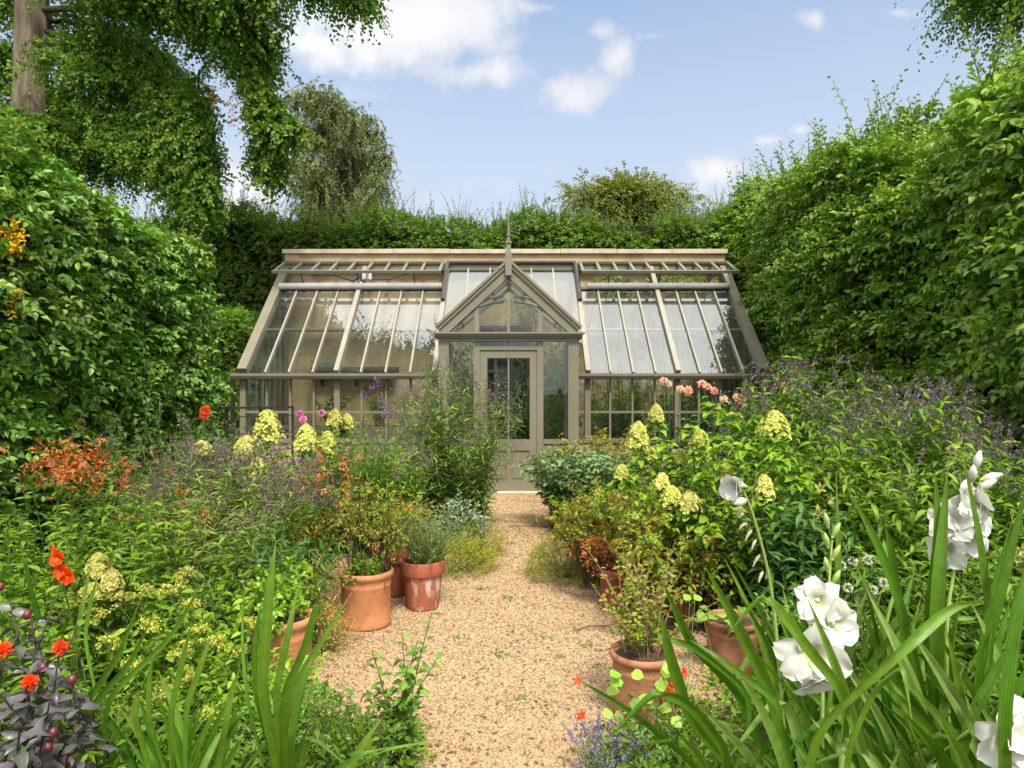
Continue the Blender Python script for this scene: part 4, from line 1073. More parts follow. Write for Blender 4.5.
def pot_profile(r, h, style):
    if style == 'rolled':       # cylinder with a groove under a rolled lip
        return [(0, .0), (r * .90, .0), (r * .93, .01), (r * .90, .03), (r * .91, h * .72), (r * .93, h * .74), (r * .91, h * .765), (r * .93, h * .86), (r * 1.0, h * .90), (r * 1.03, h * .94), (r * 1.0, h * .985), (r * .95, h), (r * .88, h * .98), (r * .84, h * .88)]
    if style == 'tall':         # tapered flower pot with a deep collar
        return [(0, .0), (r * .70, .0), (r * .72, .01), (r * .88, h * .68), (r * .89, h * .70), (r * .98, h * .71), (r * 1.0, h * .73), (r * 1.02, h * .98), (r * 1.0, h), (r * .92, h), (r * .90, h * .9)]
    return [(0, .0), (r * .78, .0), (r * .80, .01), (r * .90, h * .8), (r * .96, h * .81), (r * .97, h * .86), (r * .95, h * .87), (r * .98, h * .89), (r * 1.0, h * .98), (r * .98, h), (r * .9, h), (r * .87, h * .88)]


def add_pot(t, c, r, h, style, mt, nm='pot', rim=None):
    pr = pot_profile(r, h, style)
    if rim:
        lathe(pr[4:], (c[0], c[1], .012)).build('rim', rim, t); pr = pr[:5]
    lathe(pr, (c[0], c[1], .012)).build(nm, mt, t)
    n = 20; th = np.arange(n) / n * 2 * math.pi
    V = [(c[0], c[1], .012 + h * .87)]
    prof = [(r * .87 * k / 3, h * .90 + .015 * (3 - k) / 3) for k in range(4)]
    mm = lathe([(max(.001, a), b_) for a, b_ in prof], (c[0], c[1], .012), 20)
    mm.build('soil', M_SOIL, t)
    return t


for i, (x, y, lab, cat, lm, h) in enumerate([(-3.0, 11.3, 'bright green bushy pot plant on the bench behind the left front glass', 'pot plant', G_LANCE2, .55),
                                       (-2.2, 11.4, 'leafy plant in a clay pot near the bench end', 'pot plant', G_LIME, .5)]):
    t = empty('potted_plant', (x, y, .845), lab, cat)
    lathe([(a, b_) for a, b_ in pot_profile(.11, .18, 'tall')], (x, y, .847), 18).build('pot', M_TERRA_R, t)
    cv = stems(12, (x, y), (.22, .2), h, lean=.3); cv[..., 2] += 1.0
    st = MB(); st.tubes(cv, .004, .0015, 4); f = MB(); leaf_stems(f, cv, 9, 2, .12, .06, OVATE); f.build('foliage', lm, t); st.build('stem', M_STEM, t)
for (x, y, rx, ry, h, n, lab, lm, L, W) in [(.22, 11.4, .22, .3, 2.2, 26, 'tall narrow leaved plant inside the porch behind the door', G_DARK, .20, .03),
                                   (.66, 10.9, .22, .4, 2.25, 46, 'drooping bamboo like plant behind the right porch side light', G_LANCE, .20, .03),
                                   (2.0, 11.6, .6, .4, 1.75, 80, 'leafy plants massed behind the right front glass', G_LANCE, .16, .05),
                                   (3.2, 11.7, .6, .4, 1.65, 70, 'dark shrub inside the right end of the greenhouse', G_DARK, .14, .05),
                                   (-.8, 11.6, .2, .3, 2.0, 10, 'thin arching plant behind the left porch side light', G_LANCE2, .18, .03)]:
    lance_clump('indoor_plant', (x, y), (rx, ry), h, n, lab, 'plant', L=L, W=W, lm=lm, nodes_=22, el=(-.5, .6), t0=.05)
t = empty('climbing_vine', (2.4, 12.8, 0), 'lush climbing vine filling the opened right roof vent from the stone wall', 'vine')
st = MB(); f = MB()
for x in np.linspace(1.5, 3.7, 9):
    st.tube([(x, 12.9, 0), (x + .05, 12.9, 1.2), (x - .05, 12.88, 2.6), (x + .1, 12.8, 3.4)], [.015, .012, .008, .004], 5)
n = 220; pb = np.c_[1.55 + 2.2 * rnd(n) ** .9, 12.86 - .1 * rnd(n), 3.15 + .42 * rnd(n)]
sprays(f, pb, np.c_[gau(n), -.6 + .5 * gau(n), gau(n)], .22, 8, .10, .045, OVATE_LO, droop=.5)
n = 130; pb = np.c_[1.4 + 2.5 * rnd(n), 12.9 - .1 * rnd(n), .8 + 2.4 * rnd(n)]
sprays(f, pb, np.c_[gau(n), -.6 + .5 * gau(n), gau(n)], .22, 8, .10, .045, OVATE_LO, droop=.5)
f.build('foliage', G_LANCE2, t); st.build('stem', M_TWIG, t)
t = empty('porch_climber', (.5, 12.6, 0), 'green and gold climber on the inner wall seen through the porch gable', 'climber')
st = MB(); f = MB(); st.tube([(.5, 12.85, 0), (.52, 12.85, 1.5), (.4, 12.7, 3.1)], [.015, .012, .005], 5)
n = 90; pb = np.array([.40, 12.55, 2.95]) + gau(n, 3) * np.array([.20, .12, .25]); sprays(f, pb, gau(n, 3), .2, 8, .10, .04, OVATE_LO, droop=.5)
f.build('foliage', G_YELL, t); st.build('stem', M_TWIG, t)
t = empty('dried_plume', (-3.75, 12.7, 0), 'straw coloured dried flower stem beside the shelf tray', 'dried plant')
st = MB(); f = MB(); cv = stems(7, (-3.72, 12.55), (.08, .05), 2.2); st.tubes(cv, .004, .002, 4); plumes(f, st, cv, 5, .3, .02, 22); f.build('plume', G_BROWNY, t); st.build('stem', M_STEMB, t)

# iron estate railing, left of the greenhouse
t = empty('iron_railing', (-3.3, 9.4, 0), 'low black iron railing between the left hedge and the greenhouse', 'railing')
ra, rb_ = P(188, 414, 8.6), P(292, 412, 9.9)
for dz in (0, -.12, -.36, -.6):
    m = MB(); m.bar(ra + [0, 0, dz + .07], rb_ + [0, 0, dz + .07], .03, .012 if dz < 0 else .03); m.build('rail', M_IRON, t, smooth=False)
for k in (0, .33, .66, 1):
    q = ra * (1 - k) + rb_ * k; m = MB(); m.box(q[0] - .014, q[0] + .014, q[1] + .018, q[1] + .046, 0, q[2] + .09); m.build('post', M_IRON, t, smooth=False)

# ------------------------------------------------------------------ flowers
def panicle(F, c, r, h, n=260):
    """cone of four-petalled florets (paniculata hydrangea head), c = base centre"""
    u = rnd(n) ** .75; a = rnd(n) * 6.283
    rad = r * np.sqrt(np.maximum(.02, 1 - u ** 1.5)) * (.75 + .25 * rnd(n)) * (1 + .15 * np.sin(a * 5))
    p = np.array(c) + np.c_[np.cos(a) * rad, np.sin(a) * rad, h * u - .25 * h * (1 - u) * rnd(n)]
    p += .10 * r * noise3(p, 14)[:, None] * norm(p - np.array(c))
    d = norm(np.c_[np.cos(a), np.sin(a), .4 + .3 * u] + .35 * gau(n, 3))
    s1 = norm(np.cross(d, gau(n, 3))); s2 = np.cross(d, s1); r_ = np.clip(.25 * rnd(n) + .55 * rnd(1) + .25 * u, 0, 1)
    z = .014 + .006 * rnd(n)
    for q in (s1, -s1, s2, -s2): F.leaves(FLECK[1:], p, q + .35 * d, d, z, z * .9, r_)


def dahlia(F, c, d, r, layers=4, n=11):
    d = norm(d)
    s1 = norm(np.cross(d, [.3, .2, .9])); s2 = np.cross(d, s1)
    for k in range(layers):
        m = n - k; a = np.arange(m) / m * 6.283 + k * .3 + .15 * gau(m)
        rad = np.cos(a)[:, None] * s1 + np.sin(a)[:, None] * s2
        e = .12 + k * .38
        dirs = rad * math.cos(e) + d * math.sin(e) + .06 * gau(m, 3)
        L = r * (1 - .18 * k) * (.9 + .2 * rnd(m))
        F.leaves(PETAL, np.array(c) + d * .006 * k + np.zeros((m, 3)), dirs, d - rad * .3, L, L * .48, .3 + .6 * rnd(m))


PETAL = [tpl(3, p_obov, .35, .35, wave=.1)]
def petal_tpl(n, m, cup, droop, ruffle, wide, ph):
    """broad tepal: narrow claw, wide rounded blade, softly cupped, rippled edge"""
    V, UV = [], []
    for j in range(n + 1):
        t = j / n
        w = .22 + .78 * math.sin(math.pi * min(.93, .04 + .66 * t ** 1.15)) ** 1.1
        if t > .8: w *= math.sqrt(max(.06, 1 - ((t - .8) / .2) ** 2 * .9))
        y = math.sin(droop * t ** 1.4) / droop; z = -(1 - math.cos(droop * t ** 1.4)) / droop
        for i in range(m + 1):
            a = i / m - .5
            V.append((a * w * wide, y, z, cup * 4 * a * a * w * (1 - .6 * t) + ruffle * t * t * abs(2 * a) ** 1.5 * math.sin(11 * t + ph + (3 if a > 0 else 0)) + .05 * t * math.sin(9 * a + ph)))
            UV.append((a + .5, t))
    k = m + 1
    F = [(j * k + i, j * k + i + 1, (j + 1) * k + i + 1, (j + 1) * k + i) for j in range(n) for i in range(m)]
    return np.array(V, float), np.array(F, int), np.array(UV, float)


RUFF = [petal_tpl(9, 8, .26, .9, .13, 1.0, .3), petal_tpl(9, 8, .2, 1.15, .16, 1.0, 1.7), petal_tpl(9, 8, .3, .75, .12, 1.05, 4.0)]


def glad_bloom(t, c, face, r, up=(0, 0, 1), open_=1.0, nm='bloom', mt=None):
    """six ruffled tepals flaring from a pale throat; returns the bloom (white tepals) with its throat as a child"""
    face = norm(face); s1 = norm(np.cross(face, up)); s2 = np.cross(s1, face)
    F = MB(); T = MB(); c = np.array(c)
    base = c - face * r * .75
    for ring, off in ((0, 0), (1, math.pi / 3)):
        for k in range(3):
            a = off + k * 2.094 + .12 * gau(1)[0] + math.pi / 2
            rad = math.cos(a) * s1 + math.sin(a) * s2
            e = (.80 - .10 * ring) / max(.3, open_)
            e = min(1.35, e)
            d = rad * math.cos(e) + face * math.sin(e)
            L = r * (1.42 - .10 * ring) * (.92 + .16 * rnd(1)[0])
            F.leaves(RUFF, [base], [d], [face * .6 - rad * .9], [L], [L * (.80 - .12 * ring)], [rnd(1)[0]])
            T.leaves(LANCE, [base + face * .012 + rad * .002], [d], [face * .6 - rad * .9], [L * .55], [L * .26], [rnd(1)[0]])
    # tube and stamens
    F.tube([base - face * r * .45 - s2 * r * .15, base - face * r * .1, base + face * r * .12], [.006, .009, .016], 8)
    for k in range(3): T.tube([base, base + face * r * .55 + s2 * .01 + s1 * .006 * (k - 1), base + face * r * .78 + s2 * .012 + s1 * .010 * (k - 1)], [.0015, .0015, .0022], 4)
    o = F.build(nm, mt or F_WHITE, t); T.build('throat', F_CREAM, o); return o


def strap_pts(F, pts, w, side=None, r=None, n=18, vf=.28, tipk=.45, blunt=0.0):
    """long sword-shaped leaf through control points, w wide, folded along its midrib"""
    pts = np.asarray(pts, float); K = len(pts)
    t0 = np.linspace(0, 1, K); t = np.linspace(0, 1, n)
    # Catmull-like smoothing
    c = np.stack([np.interp(t, t0, pts[:, i]) for i in range(3)], -1)
    for _ in range(3 if K > 2 else 0): c[1:-1] = (c[:-2] + 2 * c[1:-1] + c[2:]) / 4
    tg = norm(np.gradient(c, axis=0))
    sd = np.array(side if side is not None else norm(np.r_[gau(2), 0]), float)
    x = norm(sd[None] - tg * (tg @ sd)[:, None]); z = np.cross(x, tg)
    wd = w * np.minimum(1, .62 + .9 * t) * np.where(t > 1 - tipk, np.maximum(blunt, (1 - ((t - 1 + tipk) / tipk) ** 1.7)), 1.0)
    wd = np.maximum(wd, .0012)
    a = np.array([-.5, -.25, 0, .25, .5])
    V = c[:, None, :] + x[:, None, :] * (a[None, :, None] * wd[:, None, None]) + z[:, None, :] * (np.abs(a)[None, :, None] * wd[:, None, None] * vf * 2)
    uv = np.array([(q + .5, tt) for tt in t for q in a])
    i, j = np.meshgrid(np.arange(n - 1), np.arange(4), indexing='ij'); b_ = i * 5 + j
    F.raw(V.reshape(-1, 3), np.stack([b_, b_ + 1, b_ + 6, b_ + 5], -1).reshape(-1, 4), uv, rnd(1)[0] if r is None else r)


def fan(F, c, n, L, w, az=None, spread=.5, bend=.25, kink=.15):
    """a fan of sword leaves from one corm"""
    az = rnd(1)[0] * 3.14 if az is None else az
    px_ = np.array([math.cos(az), math.sin(az), 0])
    for k in range(n):
        s = (k / max(1, n - 1) - .5) * 2 * spread + .1 * gau(1)[0]
        l = L * (.62 + .42 * rnd(1)[0]) * (1 - .18 * abs(s))
        b = np.array([c[0], c[1], 0]) + px_ * s * .05 + np.r_[gau(2) * .02, 0]
        d = norm(px_ * math.sin(s) + np.array([0, 0, math.cos(s)]) + np.r_[gau(2) * .06, 0])
        pts = [b, b + d * l * .35, b + d * l * .68 + px_ * np.sign(s) * l * .02]
        q = pts[-1]
        if rnd(1)[0] < kink:
            dn = norm(px_ * (np.sign(s) or 1) * .8 + np.r_[gau(2) * .4, -.5]); pts += [q + d * l * .08 + dn * l * .05, q + dn * l * .32]
        else:
            bd = norm(d + px_ * np.sign(s) * bend * (.4 + rnd(1)[0]) + np.array([0, 0, -.1])); pts += [q + bd * l * .18, q + bd * l * .33 + px_ * np.sign(s) * bend * l * .06]
        strap_pts(F, pts, w * .78 * (.65 + .6 * rnd(1)[0]), side=px_ * .9 + np.r_[gau(2) * .35, 0], n=20)


# ------------------------------------------------------------------ left border
lance_clump('flowering_perennial', (-2.95, 5.9), (.8, .6), 1.32, 70, 'purple hazed perennial clump before the far end of the left hedge', 'perennial', L=.11, W=.02, lm=G_LANCE, tops=F_MAUVE, twigs=7, pl=.18, ps=.013, nf=14)
lance_clump('dahlia_clump', (-2.75, 7.3), (.6, .5), 1.15, 36, 'broad leaved green dahlia clump below the iron railing', 'dahlia', L=.13, W=.055, lm=G_DARK, tpls=OVATE, nodes_=10)
lance_clump('flowering_perennial', (-2.3, 4.75), (.55, .5), 1.12, 60, 'bushy lance leaved clump with rosettes of pale green shoots, left border middle', 'perennial', L=.14, W=.036, lm=G_LANCE2, nodes_=14, per=2, flare=.8)
lance_clump('flowering_perennial', (-2.15, 5.15), (.6, .4), 1.16, 90, 'dark purple seed spike clump between the rusty leaves and the lime hydrangea', 'perennial', L=.13, W=.022, lm=G_LANCE2, tops=F_MAUVE, twigs=8, pl=.16, ps=.012, nf=20)
lance_clump('flowering_perennial', (-1.62, 4.85), (.35, .4), 1.0, 70, 'mauve seedhead clump in front of the lime hydrangea', 'perennial', L=.12, W=.022, lm=G_LANCE, tops=F_MAUVE, twigs=8, pl=.15, ps=.011, nf=20)
lance_clump('phlox_clump', (-1.95, 3.75), (.5, .4), .98, 46, 'leafy green phlox clump in the middle of the left border', 'perennial', L=.14, W=.036, lm=G_LANCE)
lance_clump('phlox_clump', (-1.42, 3.95), (.36, .34), .84, 46, 'dark green phlox like clump beside the nearest clay pot on the left', 'perennial', L=.13, W=.034, lm=G_DARK)
lance_clump('flowering_perennial', (-2.55, 3.5), (.45, .45), 1.0, 50, 'dense mixed green clump at the left edge under the rusty leaves', 'perennial', L=.10, W=.035, lm=G_LANCE, tpls=OVATE)
lance_clump('flowering_perennial', (-1.35, 6.35), (.48, .45), 1.24, 100, 'tall lance leaved clump with violet tips before the left front glass', 'perennial', L=.16, W=.03, lm=G_LANCE, tops=F_PURPLE, twigs=6, pl=.16, ps=.011, nf=12, nodes_=18)
lance_clump('flowering_perennial', (-1.75, 7.9), (.6, .5), 1.25, 50, 'bright green leafy clump close under the left glasshouse sill', 'perennial', L=.12, W=.04, lm=G_LIME, tpls=OVATE)
# the tall bush by the door
lance_clump('tall_perennial', (-.64, 7.15), (.46, .34), 1.88, 130, 'tall bushy willow leaved plant with mauve plumes covering the left side of the door', 'perennial', L=.165, W=.024, lm=G_LANCE2, tops=F_MAUVE, twigs=8, pl=.20, ps=.010, nf=24, nodes_=24, flare=.8, lean=.25, el=(-.3, .8), hv=.42)
# vertical violet spikes
t = empty('purple_verbena', (-1.4, 6.0, 0), 'slender verbena with violet flower tufts before the left glasshouse front', 'verbena')
st = MB(); fl = MB()
for (x, y) in [(372, 388), (380, 397), (383, 405), (385, 415), (392, 412), (378, 382), (401, 418), (366, 396)]:
    q = P(x, y, 5.9 + .2 * gau(1)[0]); b = np.array([-1.25 + .15 * gau(1)[0], 5.95, 0]); st.tubes(curves_from([b], [q], 6, 1.5), .003, .0015, 4)
    fl = MB(); flecks(fl, q[None], .012, (.02, .02, .022), 60); fl.build('flower', F_PURPLE, t)
st.build('stem', M_STEM, t)

# rusty orange mass
t, cv = lance_clump('rusty_shrub', (-2.8, 4.35), (.38, .35), 1.12, 50, 'shrub topped with a mass of rusty orange leaves, left edge', 'shrub', L=.11, W=.035, lm=G_LANCE, tpls=OVATE)
f = MB(); n = 95; pb = np.array([P(76 + 21 * gau(1)[0], 462 + 9 * gau(1)[0], 4.2 + .15 * gau(1)[0]) for _ in range(n)]); sprays(f, pb, gau(n, 3) + np.array([0, -.3, .2]), .10, 8, .055, .026, OVATE_LO, droop=.3, flat=.5)
n = 40; pb = np.array([P(105 + 40 * gau(1)[0], 492 + 22 * gau(1)[0], 4.1 + .15 * gau(1)[0]) for _ in range(n)]); sprays(f, pb, gau(n, 3), .08, 6, .05, .022, OVATE_LO, droop=.3, flat=.5)
f.build('rusty_leaves', G_ORANGE, t)


def hydrangea(name, base, heads, label, lm, zc=None, L=.10, W=.055, nn=9, extra=0, topr=None):
    """arching dark stems, paired broad leaves and a lime flower cone on each"""
    t = empty(name, (base[0], base[1], 0), label, 'hydrangea')
    base = np.array([base[0], base[1], zc or .02])
    tips = [P(x, y + h_ * .5, Y) for (x, y, Y, wd, h_) in heads]
    ends = list(tips) + [P(*e) for e in (extra or [])]
    cv = curves_from(base + gau(len(ends), 3) * np.array([.05, .05, 0]), np.array(ends), 8, 1.4)
    st = MB(); st.tubes(cv, .006, .003, 5)
    f = MB(); leaf_stems(f, cv, nn, 2, L, W, OVATE_HI, t0=.3, t1=1.0, el=(-.25, .45), taper=.15, twist=1.57)
    # extra leaves close under each head
    for e in ends:
        a = rnd(7) * 6.28; f.leaves(OVATE_HI, e - np.c_[0 * a, 0 * a, .02 + .08 * rnd(7)], np.c_[np.cos(a), np.sin(a), -.2 + .5 * rnd(7)], [0, 0, 1], L * .9, W * .9)
    f.build('foliage', lm, t); st.build('stem', M_STEMD, t)
    for (x, y, Y, wd, h_), q in zip(heads, tips):
        m = MB(); kk = .78 + .2 * rnd(1)[0]; panicle(m, q, kk * wd / 2 / FPX * Y, kk * h_ / FPX * Y, n=int(170 + wd * 6)); m.build('flower_head', F_LIME, t)
    return t


hydrangea('hydrangea', (-1.75, 5.55), [(268, 424, 5.4, 34, 30), (306, 434, 5.5, 28, 26), (258, 466, 5.2, 24, 24), (258, 500, 5.1, 22, 26), (202, 446, 5.5, 22, 14), (328, 440, 5.6, 20, 20), (246, 446, 5.4, 26, 18), (335, 416, 6.0, 22, 18), (347, 420, 6.1, 18, 15)],
          'lime flowered hydrangea standing in the left border before the railing', G_LIME, extra=[(225, 470, 5.3), (290, 470, 5.3), (310, 500, 5.1), (230, 500, 5.2), (285, 450, 5.6), (275, 520, 5.0), (205, 470, 5.4)])
hydrangea('hydrangea', (-2.0, 3.4), [(98, 562, 3.3, 26, 22), (112, 578, 3.25, 20, 16), (92, 590, 3.2, 24, 12)], 'small pale yellow hydrangea head low in the left border beside the scarlet flower', G_LANCE2, L=.08, W=.04, extra=[(70, 570, 3.3), (130, 575, 3.3)])

# single dahlias
def dahlia_plant(name, base, blooms, label, fm, lm=G_DARK, r=.045, L=.10, W=.05, nst=8, h=1.0):
    t = empty(name, (base[0], base[1], 0), label, 'dahlia')
    tips = np.array([P(x, y, Y) for x, y, Y in blooms])
    cv = curves_from(np.array([base[0], base[1], 0]) + gau(len(tips), 3) * np.array([.06, .06, 0]), tips, 7, 1.5)
    c2 = stems(nst, base, (.3, .28), h) if nst else None
    st = MB(); st.tubes(cv, .005, .003, 5); f = MB(); leaf_stems(f, cv, 7, 2, L, W, OVATE, t0=.2, t1=.8)
    if nst: st.tubes(c2, .005, .002, 4); leaf_stems(f, c2, 9, 2, L, W, OVATE, t0=.2)
    f.build('foliage', lm, t); st.build('stem', M_STEM, t)
    for q in tips:
        m = MB(); dahlia(m, q, np.array([.2 * gau(1)[0], -.9, .35 + .3 * gau(1)[0]]), r * (.85 + .3 * rnd(1)[0])); m.build('flower', fm, t)
    return t


dahlia_plant('pink_dahlia', (-1.85, 6.3), [(300, 414, 6.1), (303, 420, 6.05), (322, 413, 6.2)], 'pink dahlia flowering among dark leaves left of the violet tufts', F_PINK, G_PURPLEAF, r=.04)
dahlia_plant('red_dahlia', (-2.9, 6.7), [(205, 411, 6.6), (204, 416, 6.55)], 'red dahlia blooming just below the iron railing', F_RED, r=.055)

# crocosmia with dead orange leaves, above the left pots
t = empty('crocosmia_clump', (-1.25, 5.2, 0), 'withered orange leaved stems hanging above the left terracotta pots', 'perennial')
f = MB(); st = MB()
sp = [(318, 462, 5.0), (330, 470, 5.0), (300, 478, 4.95), (345, 480, 5.0), (315, 490, 4.9), (338, 500, 4.9), (305, 510, 4.9), (342, 508, 4.8), (300, 528, 4.8), (318, 520, 4.8), (398, 503, 5.0), (410, 507, 5.0), (350, 465, 5.1)]
q = np.array([P(*v) for v in sp]); st.tubes(curves_from(np.array([-1.2, 5.15, 0]) + gau(len(q), 3) * np.array([.08, .08, 0]), q, 6, 1.6), .004, .002, 4)
sprays(f, np.repeat(q, 4, 0) + gau(4 * len(q), 3) * .035, gau(4 * len(q), 3) + np.array([0, 0, -.2]), .13, 6, .075, .022, LANCE_LO, droop=.5, flat=.5)
f.build('withered_leaves', leafmat('withered_orange', [(.24, .075, .022), (.33, .13, .045), (.38, .20, .09)], trans=.3, vein=0), t); st.build('stem', M_STEMB, t)

# yellow umbels
t = empty('fennel_clump', (-1.75, 3.0, 0), 'loose clump of yellow green umbels in the front of the left border', 'herb')
st = MB(); fl = MB(); f = MB()
um = [(170, 588, 3.1, 24), (190, 604, 3.0, 20), (120, 596, 3.2, 22), (145, 590, 3.3, 20), (75, 600, 3.2, 22), (95, 612, 3.1, 18), (60, 640, 2.9, 22), (40, 634, 3.0, 16), (200, 628, 3.0, 22), (150, 622, 3.0, 20), (110, 640, 2.9, 22), (180, 650, 2.8, 18),
      (215, 640, 2.8, 20), (130, 665, 2.7, 20), (185, 572, 3.4, 16), (165, 690, 2.6, 24), (135, 705, 2.6, 22), (235, 650, 3.0, 18), (245, 620, 3.2, 16), (190, 675, 2.7, 16), (12, 640, 3.0, 16), (180, 578, 3.4, 14), (205, 712, 2.6, 20)]
for x, y, Y, w_ in um:
    q = P(x, y, Y); r_ = w_ / 2 / FPX * Y; b = np.array([q[0] * .9 + .05 * gau(1)[0], Y + .1, 0])
    st.tubes(curves_from([b], [q - [0, 0, .05]], 6, 1.6), .003, .002, 4)
    nr = 12; a = rnd(nr) * 6.28; rr2 = np.sqrt(rnd(nr)) * r_; e = q + np.c_[np.cos(a) * rr2, np.sin(a) * rr2, -.25 * rr2 + .012 * gau(nr)]
    st.tubes(curves_from(np.repeat([q - [0, 0, .05]], nr, 0), e, 3, 1), .001, .001, 3)
    flecks(fl, e, .009, (.011, .011, .006), 16)
    sprays(f, along(curves_from([b], [q], 6, 1.6), rnd(1, 6))[0][0], gau(6, 3), .16, 16, .035, .010, LANCE_LO, flat=.5)
fl.build('flower_umbel', F_UMBEL, t); st.build('stem', M_STEM, t); f.build('foliage', G_LANCE2, t)

# dark leaved dahlia with red blooms and buds, bottom left
t = empty('dark_dahlia', (-1.55, 2.2, 0), 'dark purple leaved dahlia with scarlet blooms and maroon buds, bottom left corner', 'dahlia')
st = MB(); f = MB()
tips = [(60, 648, 2.2), (30, 682, 2.1), (4, 650, 2.2), (30, 615, 2.4), (55, 600, 2.5), (72, 680, 2.2), (50, 700, 2.0), (20, 730, 1.9), (66, 735, 2.1), (90, 720, 2.2), (10, 600, 2.5), (40, 650, 2.3), (80, 700, 2.1), (5, 700, 2.0), (95, 745, 2.2)]
q = np.array([P(*v) for v in tips]); cv = curves_from(np.array([-1.5, 2.2, 0]) + gau(len(q), 3) * np.array([.14, .1, 0]), q, 8, 1.5)
st.tubes(cv, .006, .003, 6); leaf_stems(f, cv, 15, 2, .125, .055, OVATE_HI, t0=.3, t1=.97, el=(-.4, .5), lv=.5)
f.build('foliage', G_PURPLEAF, t); st.build('stem', M_STEMD, t)
for v in q[:3]:
    m = MB(); dahlia(m, v, [.3 * gau(1)[0] + .5, -.5, .6], .027, layers=3, n=9); m.build('flower', F_RED, t)
for x, y, Y in [(27, 615, 2.4), (72, 680, 2.2), (53, 733, 2.0), (48, 748, 2.0), (71, 760, 2.1), (43, 668, 2.2), (0, 587, 2.5)]:
    c = P(x, y, Y); m = MB(); zz = np.linspace(-1, 1, 8); m.tube(np.array([c + [.002 * k, 0, .017 * k] for k in zz]), .014 * np.sqrt(np.maximum(.03, 1 - zz ** 2)), 10); m.build('bud', M_BUD, t)

# scarlet gladiolus bloom
t = empty('scarlet_gladiolus', (-1.85, 3.0, 0), 'scarlet gladiolus spike flowering above the dark leaved dahlia', 'gladiolus')
f = MB()
strap_pts(f, [(-1.85, 3.0, 0), P(45, 640, 2.95), P(20, 545, 2.9)], .028, side=(1, .2, 0)); strap_pts(f, [(-1.8, 3.0, 0), P(72, 660, 2.95), P(92, 560, 2.9)], .026, side=(1, .2, 0)); f.build('foliage', G_STRAP, t)
m = MB(); m.tubes(curves_from([(-1.85, 3.0, 0)], [P(54, 548, 2.8)], 8, 1.4), .006, .003, 6); m.build('stem', M_STEM, t)
for x, y, r_ in ((55, 559, .030), (58, 571, .033), (66, 577, .028)):
    glad_bloom(t, P(x, y, 2.76), (.3 * gau(1)[0], -.9, .15), r_, open_=.8, mt=F_RED)
m = MB()
for x, y in ((54, 549), (53, 554)): m.tube([P(x, y + 5, 2.78), P(x, y, 2.77), P(x - 1, y - 5, 2.77)], [.005, .008, .002], 6)
m.build('bud', F_RED, t)

# ------------------------------------------------------------------ pots with their plants
def pot_thing(c, r, h, style, mt, label, cat='potted plant', rim=None):
    t = empty('potted_plant', (c[0], c[1], 0.01), label, cat); add_pot(t, c, r, h, style, mt, rim=rim); return t


def sprig_shrub(t, c, z0, r, h, n, lm, L, W, sm=M_STEMD, tpls=OVATE_LO, kk=9, tw=.12, per=7, lean=.3):
    cv = stems(n, c, r, h, lean=lean); cv[..., 2] += z0
    st = MB(); st.tubes(cv, .005, .002, 4); f = MB()
    tt = .35 + .65 * rnd(n, per); p, tg = along(cv, tt); p = p.reshape(-1, 3)
    d = norm(gau(len(p), 3) + np.array([0, 0, .5])); pp = sprays(f, p, d, tw * (.6 + .8 * rnd(len(p))), kk, L, W, tpls, droop=.3, flat=.45)
    st.tubes(pp[:, ::2], .0018, .001, 3)
    f.build('foliage', lm, t); st.build('stem', sm, t)


t = pot_thing((-1.19, 3.53), .165, .38, 'rolled', M_TERRA, 'nearest left peach terracotta pot, half hidden behind sword leaves')
sprig_shrub(t, (-1.19, 3.55), .34, (.2, .18), .30, 16, G_LIME, .05, .035, tpls=OVATE)
t = pot_thing((-.955, 4.48), .175, .355, 'rolled', M_TERRA, 'peach terracotta pot with rolled rim holding a golden green shrub, left of path')
sprig_shrub(t, (-.93, 4.55), .32, (.26, .22), .66, 26, G_YELL, .045, .022, per=9)
f = MB(); n = 60; pb = np.array([-.955, 4.42, .37]) + gau(n, 3) * np.array([.09, .08, .03]); sprays(f, pb, gau(n, 3) + [0, 0, .8], .09, 6, .05, .025, OVATE_LO); f.build('foliage', G_LANCE, t)
t = pot_thing((-.63, 4.81), .158, .335, 'tall', M_TERRA_W, 'red clay flower pot with white lime bloom holding feathery rosemary', rim=M_TERRA_R)
cv = stems(150, (-.60, 4.81), (.15, .15), .50, lean=.28, hv=.6, flare=.9); cv[..., 2] += .30
f = MB(); leaf_stems(f, cv, 26, 2, .032, .006, NEEDLE, t0=.05, el=(.3, 1.0)); f.build('foliage', G_ROSEM, t); st = MB(); st.tubes(cv, .003, .0012, 3); st.build('stem', M_STEM, t)
t = pot_thing((-.88, 5.12), .17, .36, 'tall', M_TERRA_R, 'plain dark red clay pot tucked behind two lighter pots')
sprig_shrub(t, (-.85, 5.15), .33, (.22, .2), .45, 18, G_YELL, .04, .02)
